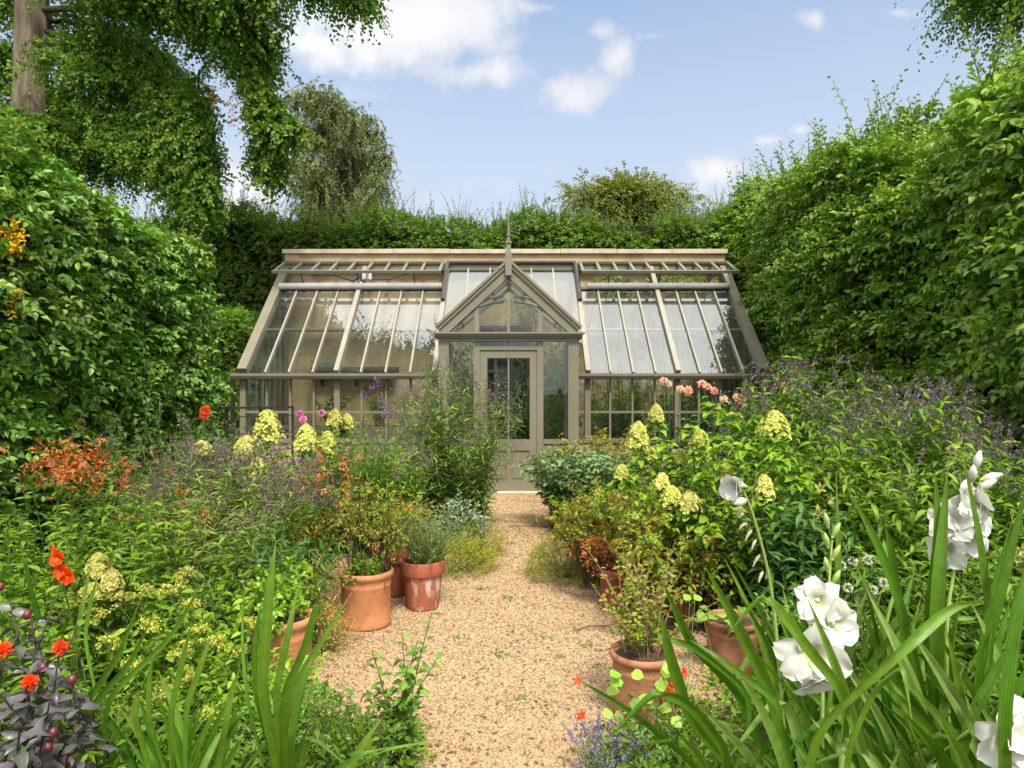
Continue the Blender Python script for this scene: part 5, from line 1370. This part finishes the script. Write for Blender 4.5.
# right side
t = pot_thing((.62, 3.24), .155, .315, 'rolled', mat('terracotta_dusty', (.42, .19, .09), rough=.88, scale=9, bump=.2, bscale=80, col2=(.27, .115, .06), thr=(.34, .58)), 'front right clay pot of bare twiggy stems beside the path')
cv = stems(46, (.62, 3.28), (.13, .13), .62, lean=.28, hv=.7, flare=1.1); cv[..., 2] += .27
st = MB(); st.tubes(cv, .004, .0015, 4); st.build('stem', M_STEMB, t)
f = MB(); leaf_stems(f, cv, 14, 1, .055, .027, OVATE, t0=.3); f.build('foliage', G_YELL, t)
f = MB(); n = 30; pb = np.array([.62, 3.24, .29]) + gau(n, 3) * np.array([.07, .07, .01]); sprays(f, pb, gau(n, 3), .06, 6, .03, .014, OVATE_LO); f.build('dry_leaves', G_ORANGE, t)
t = pot_thing((1.22, 3.78), .15, .28, 'rolled', M_TERRA_B, 'brown clay pot behind the right gladioli, small round leaves at its rim')
n = 14; f = MB(); a = rnd(n) * 6.28; f.leaves(ROUND, np.array([1.18, 3.72, .32]) + gau(n, 3) * np.array([.09, .06, .03]), np.c_[np.cos(a), np.sin(a), .1 + 0 * a], np.c_[.3 * gau(n), -.5 + .2 * gau(n), np.ones(n)], .06, .06); f.build('foliage', G_NAST, t)
t = pot_thing((.73, 4.83), .12, .27, 'plain', M_TERRA_R, 'small red clay pot under the golden shrub right of the path')
sprig_shrub(t, (.72, 4.85), .25, (.2, .2), .3, 12, G_ORANGE, .05, .02)
t = pot_thing((1.13, 4.45), .095, .26, 'plain', M_TERRA, 'little pale clay pot deep among the right border stems')
sprig_shrub(t, (1.13, 4.45), .24, (.1, .1), .25, 7, G_LIME, .04, .025)
t = empty('planter', (.62, 7.45, 0), 'square black planter under the grey green sage bush near the door', 'planter')
m = MB(); m.box(.42, .86, 7.25, 7.65, .01, .34); m.box(.405, .875, 7.235, 7.249, .30, .36); m.box(.405, .419, 7.25, 7.65, .30, .36); m.box(.861, .875, 7.25, 7.65, .30, .36); m.box(.405, .875, 7.651, 7.665, .30, .36); m.build('planter_box', M_BLACKPOT, t, smooth=False)
cv = stems(130, (.74, 7.4), (.5, .4), .74, lean=.25, flare=.7); cv[..., 2] += .2
f = MB(); leaf_stems(f, cv, 10, 2, .125, .055, OVATE_HI, t0=.1, el=(-.2, .6), taper=.2); f.build('foliage', G_SAGE, t); st = MB(); st.tubes(cv, .005, .002, 4); st.build('stem', M_STEM, t)
t = empty('broad_leaf_bush', (.68, 7.0, 0), 'fresh green low bush in front of the grey green sage', 'shrub')
cv = stems(24, (.66, 7.0), (.25, .2), .5, lean=.25); f = MB(); leaf_stems(f, cv, 9, 2, .10, .06, OVATE, t0=.1); f.build('foliage', G_LANCE, t); st = MB(); st.tubes(cv, .004, .002, 4); st.build('stem', M_STEM, t)

# mounds by the path
mound('chartreuse_mound', (-.42, 5.75), (.27, .28, .24), 'yellow green cushion plant on the left path edge', 'ground plant', G_CHART, n=6000, L=.026, W=.012)
mound('chartreuse_mound', (-.32, 6.3), (.20, .22, .20), 'smaller yellow green cushion nearer the door, left path edge', 'ground plant', G_CHART, n=3600, L=.026, W=.012)
mound('silver_sage', (-.48, 6.4), (.2, .22, .48), 'silvery sage mound at the foot of the tall plant by the door', 'shrub', G_SILVER, n=900, L=.07, W=.03)
mound('chartreuse_mound', (.44, 5.55), (.29, .32, .30), 'yellow green cushion plant on the right path edge', 'ground plant', G_CHART, n=7000, L=.026, W=.012)
mound('ochre_ladys_mantle', (-1.12, 4.05), (.20, .22, .34), 'ochre seedhead cushion between the two peach pots on the left', 'ground plant', G_BROWNY, n=3200, L=.018, W=.010)
mound('ochre_ladys_mantle', (-1.30, 4.6), (.26, .22, .42), 'straw gold frothy plant behind the peach pots', 'ground plant', G_BROWNY, n=2600, L=.02, W=.012)

# golden nandina-like shrubs right of the path
t = empty('golden_shrub', (.85, 5.2, 0), 'airy golden green shrub with orange tinted leaves, right of the path', 'shrub')
sprig_shrub(t, (.88, 5.25), .05, (.46, .45), .86, 70, G_YELL, .062, .030, per=11, tw=.13)
t = empty('golden_shrub', (1.05, 4.4, 0), 'yellowing twiggy shrub between the right hand pots', 'shrub')
sprig_shrub(t, (1.04, 4.35), .05, (.32, .32), .84, 52, G_YELL, .062, .032, per=10, tw=.13)
t = empty('golden_shrub', (.55, 5.05, 0), 'low green and orange leaved bush before the sage, right of path', 'shrub')
sprig_shrub(t, (.66, 5.85), .02, (.24, .3), .60, 28, G_YELL, .064, .032, per=8, tw=.12)
t = empty('variegated_shrub', (.95, 8.6, 0), 'yellow variegated shrub against the right glasshouse front', 'shrub')
sprig_shrub(t, (1.1, 8.5), .05, (.5, .4), 1.02, 44, G_CHART, .075, .026, tpls=LANCE_LO, per=8)
lance_clump('grey_perennial', (1.05, 7.9), (.4, .35), .9, 40, 'fine grey green clump between the sage and the variegated shrub', 'perennial', L=.07, W=.012, lm=G_SILVER, tpls=LANCE_LO)

# right hydrangea
hydrangea('hydrangea', (1.25, 4.35), [(638, 433, 4.7, 24, 24), (656, 411, 4.9, 18, 16), (700, 437, 4.5, 20, 14), (775, 421, 4.3, 36, 24), (764, 484, 4.1, 24, 24), (680, 455, 4.7, 16, 14), (622, 470, 4.7, 18, 12), (672, 494, 4.4, 26, 18), (690, 500, 4.3, 28, 16), (726, 468, 4.4, 14, 10), (650, 452, 4.8, 16, 10), (662, 480, 4.5, 18, 14)],
          'tall lime flowered hydrangea with dark stems right of the path', G_LIME, L=.12, W=.065, nn=11,
          extra=[(712, 400, 4.6), (728, 410, 4.5), (690, 420, 4.6), (745, 440, 4.3), (720, 440, 4.3), (800, 470, 4.2), (665, 440, 4.6), (705, 470, 4.3), (780, 450, 4.2), (640, 460, 4.7), (735, 500, 4.1), (785, 510, 4.0), (660, 515, 4.4), (710, 520, 4.1)])
# dahlias behind
dahlia_plant('peach_dahlia', (1.6, 6.6), [(668, 384, 6.5), (680, 389, 6.4), (688, 391, 6.35), (664, 381, 6.5), (738, 398, 6.4), (742, 401, 6.35), (739, 418, 6.2), (724, 399, 6.4)], 'peach flowered dahlia with dark leaves behind the tall hydrangea', F_PEACH, r=.046, nst=26, h=1.5, L=.14, W=.065)
dahlia_plant('coral_dahlia', (2.2, 6.4), [(708, 387, 6.4), (714, 391, 6.4), (702, 384, 6.5), (783, 386, 6.1), (788, 394, 6.0), (775, 408, 5.9), (770, 411, 5.9)], 'coral red dahlia between the hydrangea and the purple spikes', F_CORAL, r=.045, nst=22, h=1.45, L=.14, W=.065)
lance_clump('dahlia_clump', (1.9, 6.9), (.7, .4), 1.35, 50, 'leafy flowerless dahlia foliage before the right glasshouse front', 'dahlia', L=.15, W=.06, lm=G_DARK, tpls=OVATE, nodes_=12)
# veronicastrum / verbena mass on the right
for i, (x, y, rx, ry, h, n, lm, tm, lab) in enumerate([
        (2.45, 5.75, .55, .45, 1.84, 120, G_LANCE, F_PURPLE, 'tallest purple spiked clump, against the dark right hedge'),
        (2.05, 4.75, .42, .40, 1.40, 90, G_LANCE, None, 'green lance leaved clump behind the white gladioli'),
        (2.9, 4.9, .5, .45, 1.60, 110, G_LANCE, F_PURPLE, 'purple plumed clump right of the tallest spikes'),
        (3.3, 5.7, .6, .5, 1.70, 100, G_LANCE, F_MAUVE, 'mauve plumed clump close under the right hedge'),
        (2.45, 4.0, .42, .38, 1.26, 80, G_LANCE, None, 'bushy green clump behind the tall white gladiolus spike'),
        (3.0, 3.8, .45, .4, 1.30, 70, G_LANCE, F_PURPLE, 'violet tipped clump at the right picture edge'),
        (1.72, 3.95, .28, .3, 1.02, 50, G_DARK, None, 'dark low clump under the nodding white gladiolus')]):
    lance_clump('purple_perennial', (x, y), (rx, ry), h, int(n * .9), lab, 'perennial', L=.17, W=.044, lm=lm, tops=tm, nodes_=20, twigs=7, pl=.18, ps=.012, nf=18, hv=.22, el=(-.5, .5))
lance_clump('flowering_perennial', (3.1, 7.3), (.8, .6), 1.35, 60, 'shaded green clump beneath the right hedge near the greenhouse corner', 'perennial', L=.14, W=.03, lm=G_DARK, tops=F_MAUVE)

# ------------------------------------------------------------------ gladioli on the right
def glad(c, label, n, L, w, name='gladiolus', hero=(), spread=.5, az=None, kink=.15, cat='gladiolus', rr=.10, fans=1):
    t = empty(name, (c[0], c[1], 0), label, cat)
    f = MB()
    for k in range(fans):
        cc = np.array([c[0] + (rr * gau(1)[0] if fans > 1 else 0), c[1] + (rr * gau(1)[0] if fans > 1 else 0)])
        fan(f, cc, n, L, w, az=az if az is None else az + .5 * gau(1)[0], spread=spread, kink=kink)
    for pts, wd in hero:
        q = [np.array([c[0] + .03 * gau(1)[0], c[1] + .03 * gau(1)[0], 0])] + [P(*v) for v in pts]
        strap_pts(f, q, wd * .8, side=(1, .25 * gau(1)[0], 0), n=26, r=.2 + .5 * rnd(1)[0])
    f.build('foliage', G_STRAP, t); return t


def spike(t, pts, r0=.007):
    m = MB(); pts = np.array(pts, float); tt = np.linspace(0, 1, 16); t0 = np.linspace(0, 1, len(pts))
    c = np.stack([np.interp(tt, t0, pts[:, i]) for i in range(3)], -1)
    for _ in range(2): c[1:-1] = (c[:-2] + 2 * c[1:-1] + c[2:]) / 4
    m.tube(c, np.linspace(r0, .003, 16), 7); m.build('stem', M_GBUD, t); return c


def buds(t, qs, L=.05, mt=None, w=.018):
    m = MB()
    for q, d in qs:
        d = norm(np.array(d, float)); q = np.array(q)
        m.tube([q, q + d * L * .25, q + d * L * .6, q + d * L], [.003, w * .42, w * .5, w * .12], 8)
    m.build('bud', mt or M_GBUD, t)


# A: big open white blooms
t = glad((.98, 2.15), 'gladiolus with three large open white blooms low among the right blades', 9, 1.0, .040, az=.2, spread=.55,
         hero=[([(770, 690, 2.0), (735, 620, 1.95), (705, 566, 1.92)], .042), ([(830, 640, 2.2), (838, 560, 2.25), (836, 472, 2.3)], .030), ([(850, 700, 1.9), (800, 640, 1.8), (765, 592, 1.8), (724, 640, 1.8)], .036)])
spike(t, [(.98, 2.15, 0), P(822, 690, 2.08), P(828, 600, 2.1), P(832, 540, 2.12)])
for x, y, Y, r_, fc in ((816, 660, 1.97, .082, (-.1, -1, .0)), (844, 628, 2.0, .070, (.35, -1, .1)), (818, 602, 2.03, .058, (-.35, -.95, .15)), (820, 690, 2.0, .056, (.1, -.7, -.7))):
    glad_bloom(t, P(x, y, Y), fc, r_)
buds(t, [(P(830, 596, 2.1), (.3, -.5, .8))], .05, F_WHITE, .026)
buds(t, [(P(830 + s_ * 2, y, 2.1), (s_ * .3, -.3, .9)) for y, s_ in ((585, 1), (572, -1), (560, 1), (548, -1), (538, 1), (528, -1))], .055)
# B: nodding stem
t = glad((1.02, 2.5), 'leaning gladiolus stem with a nodding white bloom and withered flowers', 5, .85, .032, az=.1, hero=[([(740, 690, 2.45), (690, 640, 2.3), (662, 580, 2.25)], .050), ([(690, 720, 2.2), (668, 650, 2.1), (660, 610, 2.05)], .045)])
c = spike(t, [(1.02, 2.5, 0), P(775, 610, 2.4), P(766, 560, 2.35), P(752, 510, 2.3), P(742, 488, 2.28)], .007)
glad_bloom(t, P(732, 487, 2.24), (-.8, -.5, -.05), .058, open_=.55)
buds(t, [(P(747, 500, 2.28), (-.7, -.3, -.1))], .06, F_WHITE, .03)
M_WITH = mat('withered_petal', (.36, .29, .19), rough=.8)
for x, y in ((742, 505), (744, 512), (747, 521), (752, 530), (756, 540), (760, 556), (763, 570)):
    d = norm(np.array([-.75, -.35, -.3]) + .3 * gau(3)); q = P(x, y + 1.5 * gau(1)[0], 2.32); l = .030 + .012 * rnd(1)[0]; m = MB(); m.tube([q, q + d * l * .35, q + d * l * .7 + [0, 0, -.004], q + d * l + [0, 0, -.012]], [.003, .006, .0045, .002], 7); m.build('withered_flower', M_WITH, t)
# C: tall white spike on the right
t = glad((1.45, 2.25), 'tall gladiolus spike crowded with white blooms among upright blades', 8, 1.18, .040, az=.15, spread=.4,
         hero=[([(935, 640, 2.0), (940, 560, 2.0), (948, 466, 2.05)], .046), ([(925, 640, 2.02), (938, 540, 2.03), (935, 470, 2.06)], .040), ([(990, 640, 1.95), (978, 540, 1.95), (962, 452, 1.98)], .036), ([(985, 640, 1.9), (1005, 560, 1.9), (1028, 480, 1.9)], .048), ([(905, 620, 2.1), (880, 550, 2.1), (847, 486, 2.12)], .034), ([(900, 620, 2.2), (890, 540, 2.2), (886, 530, 2.2)], .03)])
spike(t, [(1.45, 2.25, 0), P(945, 620, 2.2), P(960, 540, 2.2), P(975, 466, 2.2)])
for x, y, Y, r_, fc in ((972, 500, 2.13, .058, (.5, -1, .1)), (950, 524, 2.13, .062, (-.7, -.8, .0)), (984, 522, 2.13, .064, (.7, -.8, .0)), (972, 540, 2.14, .062, (.3, -1, -.2)), (944, 552, 2.15, .055, (-.9, -.5, -.2)), (986, 498, 2.14, .05, (.9, -.5, .3)), (962, 512, 2.13, .055, (-.1, -1, .2))):
    glad_bloom(t, P(x, y, Y), fc, r_, open_=.75)
buds(t, [(P(980, 480, 2.17), (.9, -.3, .35)), (P(975, 470, 2.17), (.1, -.2, .9)), (P(972, 482, 2.17), (-.2, -.4, .8)), (P(976, 490, 2.17), (.6, -.4, .5))], .065, F_WHITE, .026)
# D: corner bloom
t = glad((1.28, 1.72), 'gladiolus with a white bloom cut by the bottom right corner', 7, .78, .040, az=.3, hero=[([(1000, 720, 1.6), (1015, 600, 1.62), (1040, 540, 1.65)], .045)])
spike(t, [(1.28, 1.72, 0), P(1018, 800, 1.70), P(1028, 700, 1.7)])
for x, y, r_, fc in ((1014, 748, .062, (-.3, -1, .1)), (1030, 730, .055, (.3, -1, .3))): glad_bloom(t, P(x, y, 1.62), fc, r_)
# leaf-only clumps
glad((.52, 2.1), 'arching gladiolus blades sprawling over the gravel edge, right of the path', 6, .75, .036, name='gladiolus_leaves', az=.0, spread=.7, fans=1, kink=.25,
     hero=[([(705, 770, 1.95), (640, 715, 1.9), (576, 678, 1.95)], .036), ([(735, 760, 1.8), (690, 702, 1.75), (655, 690, 1.75), (606, 742, 1.75)], .034), ([(720, 790, 1.7), (690, 740, 1.65), (640, 745, 1.68)], .030), ([(760, 700, 2.3), (690, 642, 2.2), (645, 640, 2.2), (598, 652, 2.25)], .026), ([(790, 710, 1.9), (720, 660, 1.9), (690, 640, 1.95)], .026)])
glad((1.18, 1.95), 'thick stand of upright gladiolus blades between the white blooms', 8, 1.0, .040, name='gladiolus_leaves', az=.2, fans=8, rr=.12, kink=.25)
glad((.85, 1.75), 'broad gladiolus blades filling the foreground below the open white blooms', 8, .72, .040, name='gladiolus_leaves', az=.1, fans=7, rr=.10, spread=.65, kink=.5,
     hero=[([(800, 740, 1.6), (900, 650, 1.55), (952, 606, 1.6), (985, 600, 1.6)], .034), ([(840, 760, 1.6), (870, 690, 1.6), (905, 660, 1.55), (912, 720, 1.5)], .034)])
glad((1.55, 1.95), 'dense gladiolus blades at the right picture edge', 8, 1.02, .042, name='gladiolus_leaves', az=.2, fans=9, rr=.12, kink=.2)
glad((1.3, 2.6), 'farther gladiolus blades behind the open white blooms', 8, .95, .036, name='gladiolus_leaves', az=.2, fans=8, rr=.14, spread=.4, kink=.1)
# left sword leaves
glad((-.72, 2.25), 'tall clump of bright sword leaves pointing up left of the path', 6, .62, .032, name='gladiolus_leaves', az=.1, spread=.25, kink=.05,
     hero=[([(262, 690, 2.05), (268, 610, 2.05), (276, 540, 2.08)], .044), ([(275, 700, 2.05), (290, 630, 2.05), (300, 580, 2.1)], .030), ([(280, 700, 2.0), (305, 650, 2.0), (318, 600, 2.0), (322, 615, 2.0)], .028), ([(285, 710, 1.95), (305, 670, 1.95), (352, 592, 2.0)], .034), ([(292, 740, 1.9), (302, 690, 1.92), (312, 660, 1.95)], .034), ([(248, 700, 2.05), (243, 640, 2.1), (244, 582, 2.15)], .018), ([(255, 690, 2.1), (256, 640, 2.1), (262, 600, 2.1)], .026)])
glad((-1.02, 2.2), 'row of upright sword leaves below the yellow umbels', 6, .66, .030, name='gladiolus_leaves', az=.0, spread=.3, fans=5, rr=.10, kink=.05,
     hero=[([(170, 720, 2.1), (184, 660, 2.1), (192, 622, 2.1)], .028), ([(150, 720, 2.1), (151, 680, 2.1), (153, 655, 2.1)], .028), ([(186, 710, 2.1), (204, 660, 2.1), (212, 632, 2.12)], .026), ([(136, 720, 2.1), (136, 705, 2.1), (139, 690, 2.1)], .026), ([(225, 730, 2.0), (232, 690, 2.0), (240, 668, 2.0)], .024)])
glad((-1.45, 2.5), 'slanting sword leaves leaning right beside the dark dahlia', 4, .6, .024, name='gladiolus_leaves', az=.0, spread=.4, kink=0,
     hero=[([(75, 720, 2.4), (120, 655, 2.4), (140, 600, 2.4)], .028), ([(80, 720, 2.35), (130, 665, 2.35), (152, 618, 2.35)], .028), ([(105, 700, 2.3), (170, 640, 2.3), (206, 578, 2.3)], .026), ([(85, 640, 2.6), (92, 600, 2.6), (98, 575, 2.6)], .022)])
glad((-.35, 2.3), 'pale sword leaves lying low over the bottom of the path', 1, .3, .02, name='gladiolus_leaves', az=.0, spread=.2, kink=0,
     hero=[([(340, 775, 2.2), (385, 748, 2.2), (450, 737, 2.25)], .026), ([(320, 780, 2.2), (360, 755, 2.2), (408, 744, 2.25)], .022)])

# ------------------------------------------------------------------ small plants near the camera
t = empty('young_leafy_plant', (-.45, 2.9, 0), 'fresh upright self sown plant growing in the gravel, bottom centre left', 'plant')
q = np.array([P(x, y, Y) for x, y, Y in ((432, 612, 2.85), (418, 640, 2.9), (402, 632, 2.9), (372, 650, 2.9), (385, 690, 2.8), (436, 660, 2.85), (408, 665, 2.8), (366, 690, 2.8), (420, 690, 2.75))])
cv = curves_from(np.array([-.47, 2.88, .01]) + gau(len(q), 3) * np.array([.05, .04, 0]), q, 7, 1.4)
st = MB(); st.tubes(cv, .005, .002, 5); f = MB(); leaf_stems(f, cv, 18, 1, .115, .05, OVATE_HI, t0=.1, t1=1.0, el=(-.3, .9), taper=.45, twist=2.4); f.build('foliage', G_WEED, t); st.build('stem', M_STEM, t)
for x, y, rx, ry, h, lab in ((-.62, 2.75, .22, .2, .26, 'feathery low weeds around the young leafy plant'), (-.85, 2.75, .22, .2, .34, 'low leafy mat below the tall sword leaves')):
    mound('low_weeds', (x, y), (rx, ry, h), lab, 'weeds', G_WEED, n=1500, L=.036, W=.015, tpls=LANCE_LO, shell=.3)
t = empty('nasturtium', (.75, 2.9, 0), 'nasturtium with round lime leaves and orange flowers below the front right pot', 'nasturtium')
n = 26; f = MB(); st = MB()
pb = np.array([P(650 + 24 * gau(1)[0], 686 + 14 * gau(1)[0], 2.88 + .1 * gau(1)[0]) for _ in range(n)]); pb = np.r_[pb, [P(695, 600, 3.6), P(700, 606, 3.6), P(690, 596, 3.62)]]; n = len(pb)
a = rnd(n) * 6.28; f.leaves(ROUND, pb, np.c_[np.cos(a), .4 * np.sin(a), .2 * gau(n)], np.c_[.3 * gau(n), -.7 + .2 * gau(n), np.ones(n)], .042 + .02 * rnd(n), .05)
st.tubes(curves_from(np.array([.78, 2.95, 0]) + gau(n, 3) * np.array([.08, .05, 0]), pb, 5, 1.2), .002, .0015, 3); f.build('foliage', G_NAST, t); st.build('stem', M_STEM, t)
for x, y in ((577, 680), (672, 688), (664, 694), (581, 715), (683, 673)):
    m = MB(); dahlia(m, P(x, y, 2.75), (.2, -.8, .4), .022, layers=2, n=5); m.build('flower', F_RED, t)
t = empty('lavender', (.36, 2.75, 0), 'small grey lavender with pale violet spikes on the right path edge', 'lavender')
cv = stems(60, (.38, 2.75), (.14, .12), .30, lean=.14, hv=.5); st = MB(); st.tubes(cv, .002, .001, 3); f = MB(); leaf_stems(f, cv, 10, 2, .035, .005, NEEDLE, t0=.05, t1=.7, el=(.2, 1.0)); fl = MB()
p, _ = along(cv, .78 + .22 * rnd(60, 12)); flecks(fl, p.reshape(-1, 3), .006, (.004, .004, .003), 2); fl.build('flower', F_LAV, t); st.build('stem', M_STEM, t); f.build('foliage', G_SILVER, t)
mound('low_weeds', (.62, 2.7), (.26, .2, .26), 'ferny low weeds between the lavender and the arching blades', 'weeds', G_WEED, n=1800, L=.034, W=.013, tpls=LANCE_LO, shell=.3)
mound('low_weeds', (.72, 2.35), (.22, .16, .22), 'yellow leaved low weeds under the arching blades', 'weeds', G_YELL, n=800, L=.04, W=.022, shell=.3)
t = empty('scabious', (1.3, 2.9, 0), 'wiry stems with small white globe flowers behind the open gladiolus', 'scabious')
q = np.array([P(x, y, 2.8) for x, y in ((853, 561), (868, 560), (848, 588), (873, 590), (884, 583), (842, 566))]); st = MB(); st.tubes(curves_from(np.array([1.32, 2.9, 0]) + gau(6, 3) * .04 * np.array([1, 1, 0]), q, 6, 1.5), .002, .0015, 4); st.build('stem', M_STEM, t)
for v in q:
    m = MB(); n = 60; d = norm(gau(n, 3)); m.leaves(FLECK, v + d * .012, d, gau(n, 3), .008, .008); m.build('flower', F_WHITE, t)
# filler foliage in the beds
n = 6500; x = np.r_[-3.6 + 3.3 * rnd(n), .3 + 3.9 * rnd(n)]; y = np.r_[1.9 + 7.9 * rnd(n) ** 1.25, 1.9 + 7.9 * rnd(n) ** 1.25]
ok = (x < edge_l(y) - .05) | (x > edge_r(y) + .05); x, y = x[ok], y[ok]; n = len(x)
f = MB(); sprays(f, np.c_[x, y, .02 + np.minimum(.40, .06 + .3 * np.minimum(np.abs(x - edge_l(y)), np.abs(x - edge_r(y)))) * rnd(n) ** 1.2], gau(n, 3) * .6 + np.array([0, 0, .7]), .16, 7, .075, .032, OVATE_LO, droop=.4, flat=.5)
tag(f.build('undergrowth', G_LANCE), 'low green undergrowth between the border plants', 'undergrowth', kind='stuff')
# weeds and litter on the gravel
proto = None
for k, (px, py) in enumerate([(510, 545), (535, 552), (485, 590), (575, 632), (560, 660), (600, 668), (618, 634), (506, 600), (470, 560), (548, 640), (520, 700), (455, 640), (590, 648), (500, 655)]):
    Y = FPX * CAMZ / (py - HY); q = P(px, py, Y); q[2] = .012
    if proto is None:
        f = MB(); n = 14; a = rnd(n) * 6.28; f.leaves(OVATE, q + np.c_[gau(n) * .02, gau(n) * .015, .01 * rnd(n)], np.c_[np.cos(a), np.sin(a), .3 + .3 * rnd(n)], [0, 0, 1], .022 + .014 * rnd(n), .010)
        proto = f.build('gravel_weed', G_WEED, origin=q); o = proto
    else:
        o = proto.copy(); COL.objects.link(o); o.location = tuple(q); o.rotation_euler = (0, 0, k * 1.7); o.scale = (1 + .35 * math.sin(k), 1 + .3 * math.cos(k), .7)
    tag(o, 'tiny green weed sprouting through the golden gravel', 'weed', 'weeds sprouting in the gravel')
n = 900; y = 2.5 + 7 * rnd(n) ** 1.4; x = edge_l(y) + (edge_r(y) - edge_l(y)) * np.where(rnd(n) < .55, rnd(n), np.where(rnd(n) < .5, .16 * rnd(n), 1 - .16 * rnd(n)))
f = MB(); a = rnd(n) * 6.28; f.leaves(OVATE_LO, np.c_[x, y, .018 + 0 * x], np.c_[np.cos(a), np.sin(a), .1 * gau(n)], np.c_[.3 * gau(n), .3 * gau(n), np.ones(n)], .022 + .02 * rnd(n), .012)
tag(f.build('fallen_leaves', rampmat('dry_leaf', [(.10, .05, .025), (.18, .09, .04), (.08, .09, .03)])), 'dry fallen leaves scattered on the gravel', 'leaves', kind='stuff')
m = MB(); m.tube([P(575, 633, 4.33) * [1, 1, 0] + [0, 0, .02], P(590, 629, 4.4) * [1, 1, 0] + [0, 0, .025], P(608, 627, 4.42) * [1, 1, 0] + [0, 0, .02], P(625, 629, 4.4) * [1, 1, 0] + [0, 0, .05]], .004, 5)
tag(m.build('trailing_stem', mat('red_stem', (.26, .08, .05), rough=.6)), 'thin reddish stem trailing across the gravel to the right pots', 'stem')
# more variety in the borders
for (x, y, rx, ry, h, n, L, W, lm, tp, tops, lab) in [
        (-1.95, 4.4, .35, .3, 1.02, 80, .16, .010, G_GRASSY, LANCE_LO, None, 'golden green grassy tuft rising in the middle of the left border'),
        (-2.45, 5.3, .4, .3, 1.12, 70, .18, .011, G_GRASSY, LANCE_LO, F_MAUVE, 'straw tinted grass clump behind the rusty orange shrub'),
        (-1.55, 3.3, .26, .25, .66, 34, .10, .05, G_LIME, OVATE, None, 'fresh lime green broad leaved clump behind the yellow umbels'),
        (-2.15, 2.9, .30, .3, .80, 34, .11, .05, G_LANCE, OVATE, None, 'broad leaved green clump behind the dark leaved dahlia'),
        (-1.15, 3.05, .22, .2, .46, 34, .08, .035, G_LIME, OVATE, None, 'low pale green clump beside the foot of the nearest left pot'),
        (-1.2, 2.55, .28, .2, .42, 44, .07, .02, G_LANCE2, LANCE, None, 'low soft green clump between the sword leaf clumps'),
        (-1.55, 2.65, .3, .2, .50, 44, .07, .022, G_LANCE, LANCE, None, 'low deep green clump below the slanting sword leaves'),
        (1.65, 5.4, .4, .4, 1.15, 60, .12, .04, G_LANCE, OVATE, None, 'green leafy clump filling behind the tall hydrangea stems'),
        (1.5, 3.2, .3, .3, .72, 44, .10, .03, G_LANCE2, LANCE, None, 'low soft green clump between the brown pot and gladioli'),
        (2.1, 3.2, .4, .35, .95, 60, .13, .032, G_LANCE, LANCE, None, 'half height green clump behind the upright gladiolus blades'),
        (2.6, 3.2, .35, .3, 1.1, 60, .11, .028, G_LANCE2, LANCE, None, 'green clump low at the right edge behind the gladioli')]:
    lance_clump('border_perennial', (x, y), (rx, ry), h, n, lab, 'perennial', L=L, W=W, lm=lm, tpls=tp, tops=tops, nodes_=14, el=(-.1, .9))

t = empty('inner_creeper', (.75, 12.7, 0), 'dark creeper on the inner wall glimpsed through the porch side lights', 'climber')
st = MB(); f = MB()
for x in (-.95, -.75, .55, .8, 1.05): st.tube([(x, 12.85, 0), (x + .05, 12.82, 1.2), (x - .04, 12.8, 2.3)], [.014, .010, .004], 5)
n = 300; pb = np.c_[np.where(rnd(n) < .62, .42 + .75 * rnd(n), -1.1 + .42 * rnd(n)), 12.80 - .35 * rnd(n), .3 + 2.1 * rnd(n)]
sprays(f, pb, np.c_[gau(n), -.5 + .5 * gau(n), gau(n)], .24, 8, .14, .045, LANCE_LO, droop=.6)
f.build('foliage', G_DARK, t); st.build('stem', M_TWIG, t)
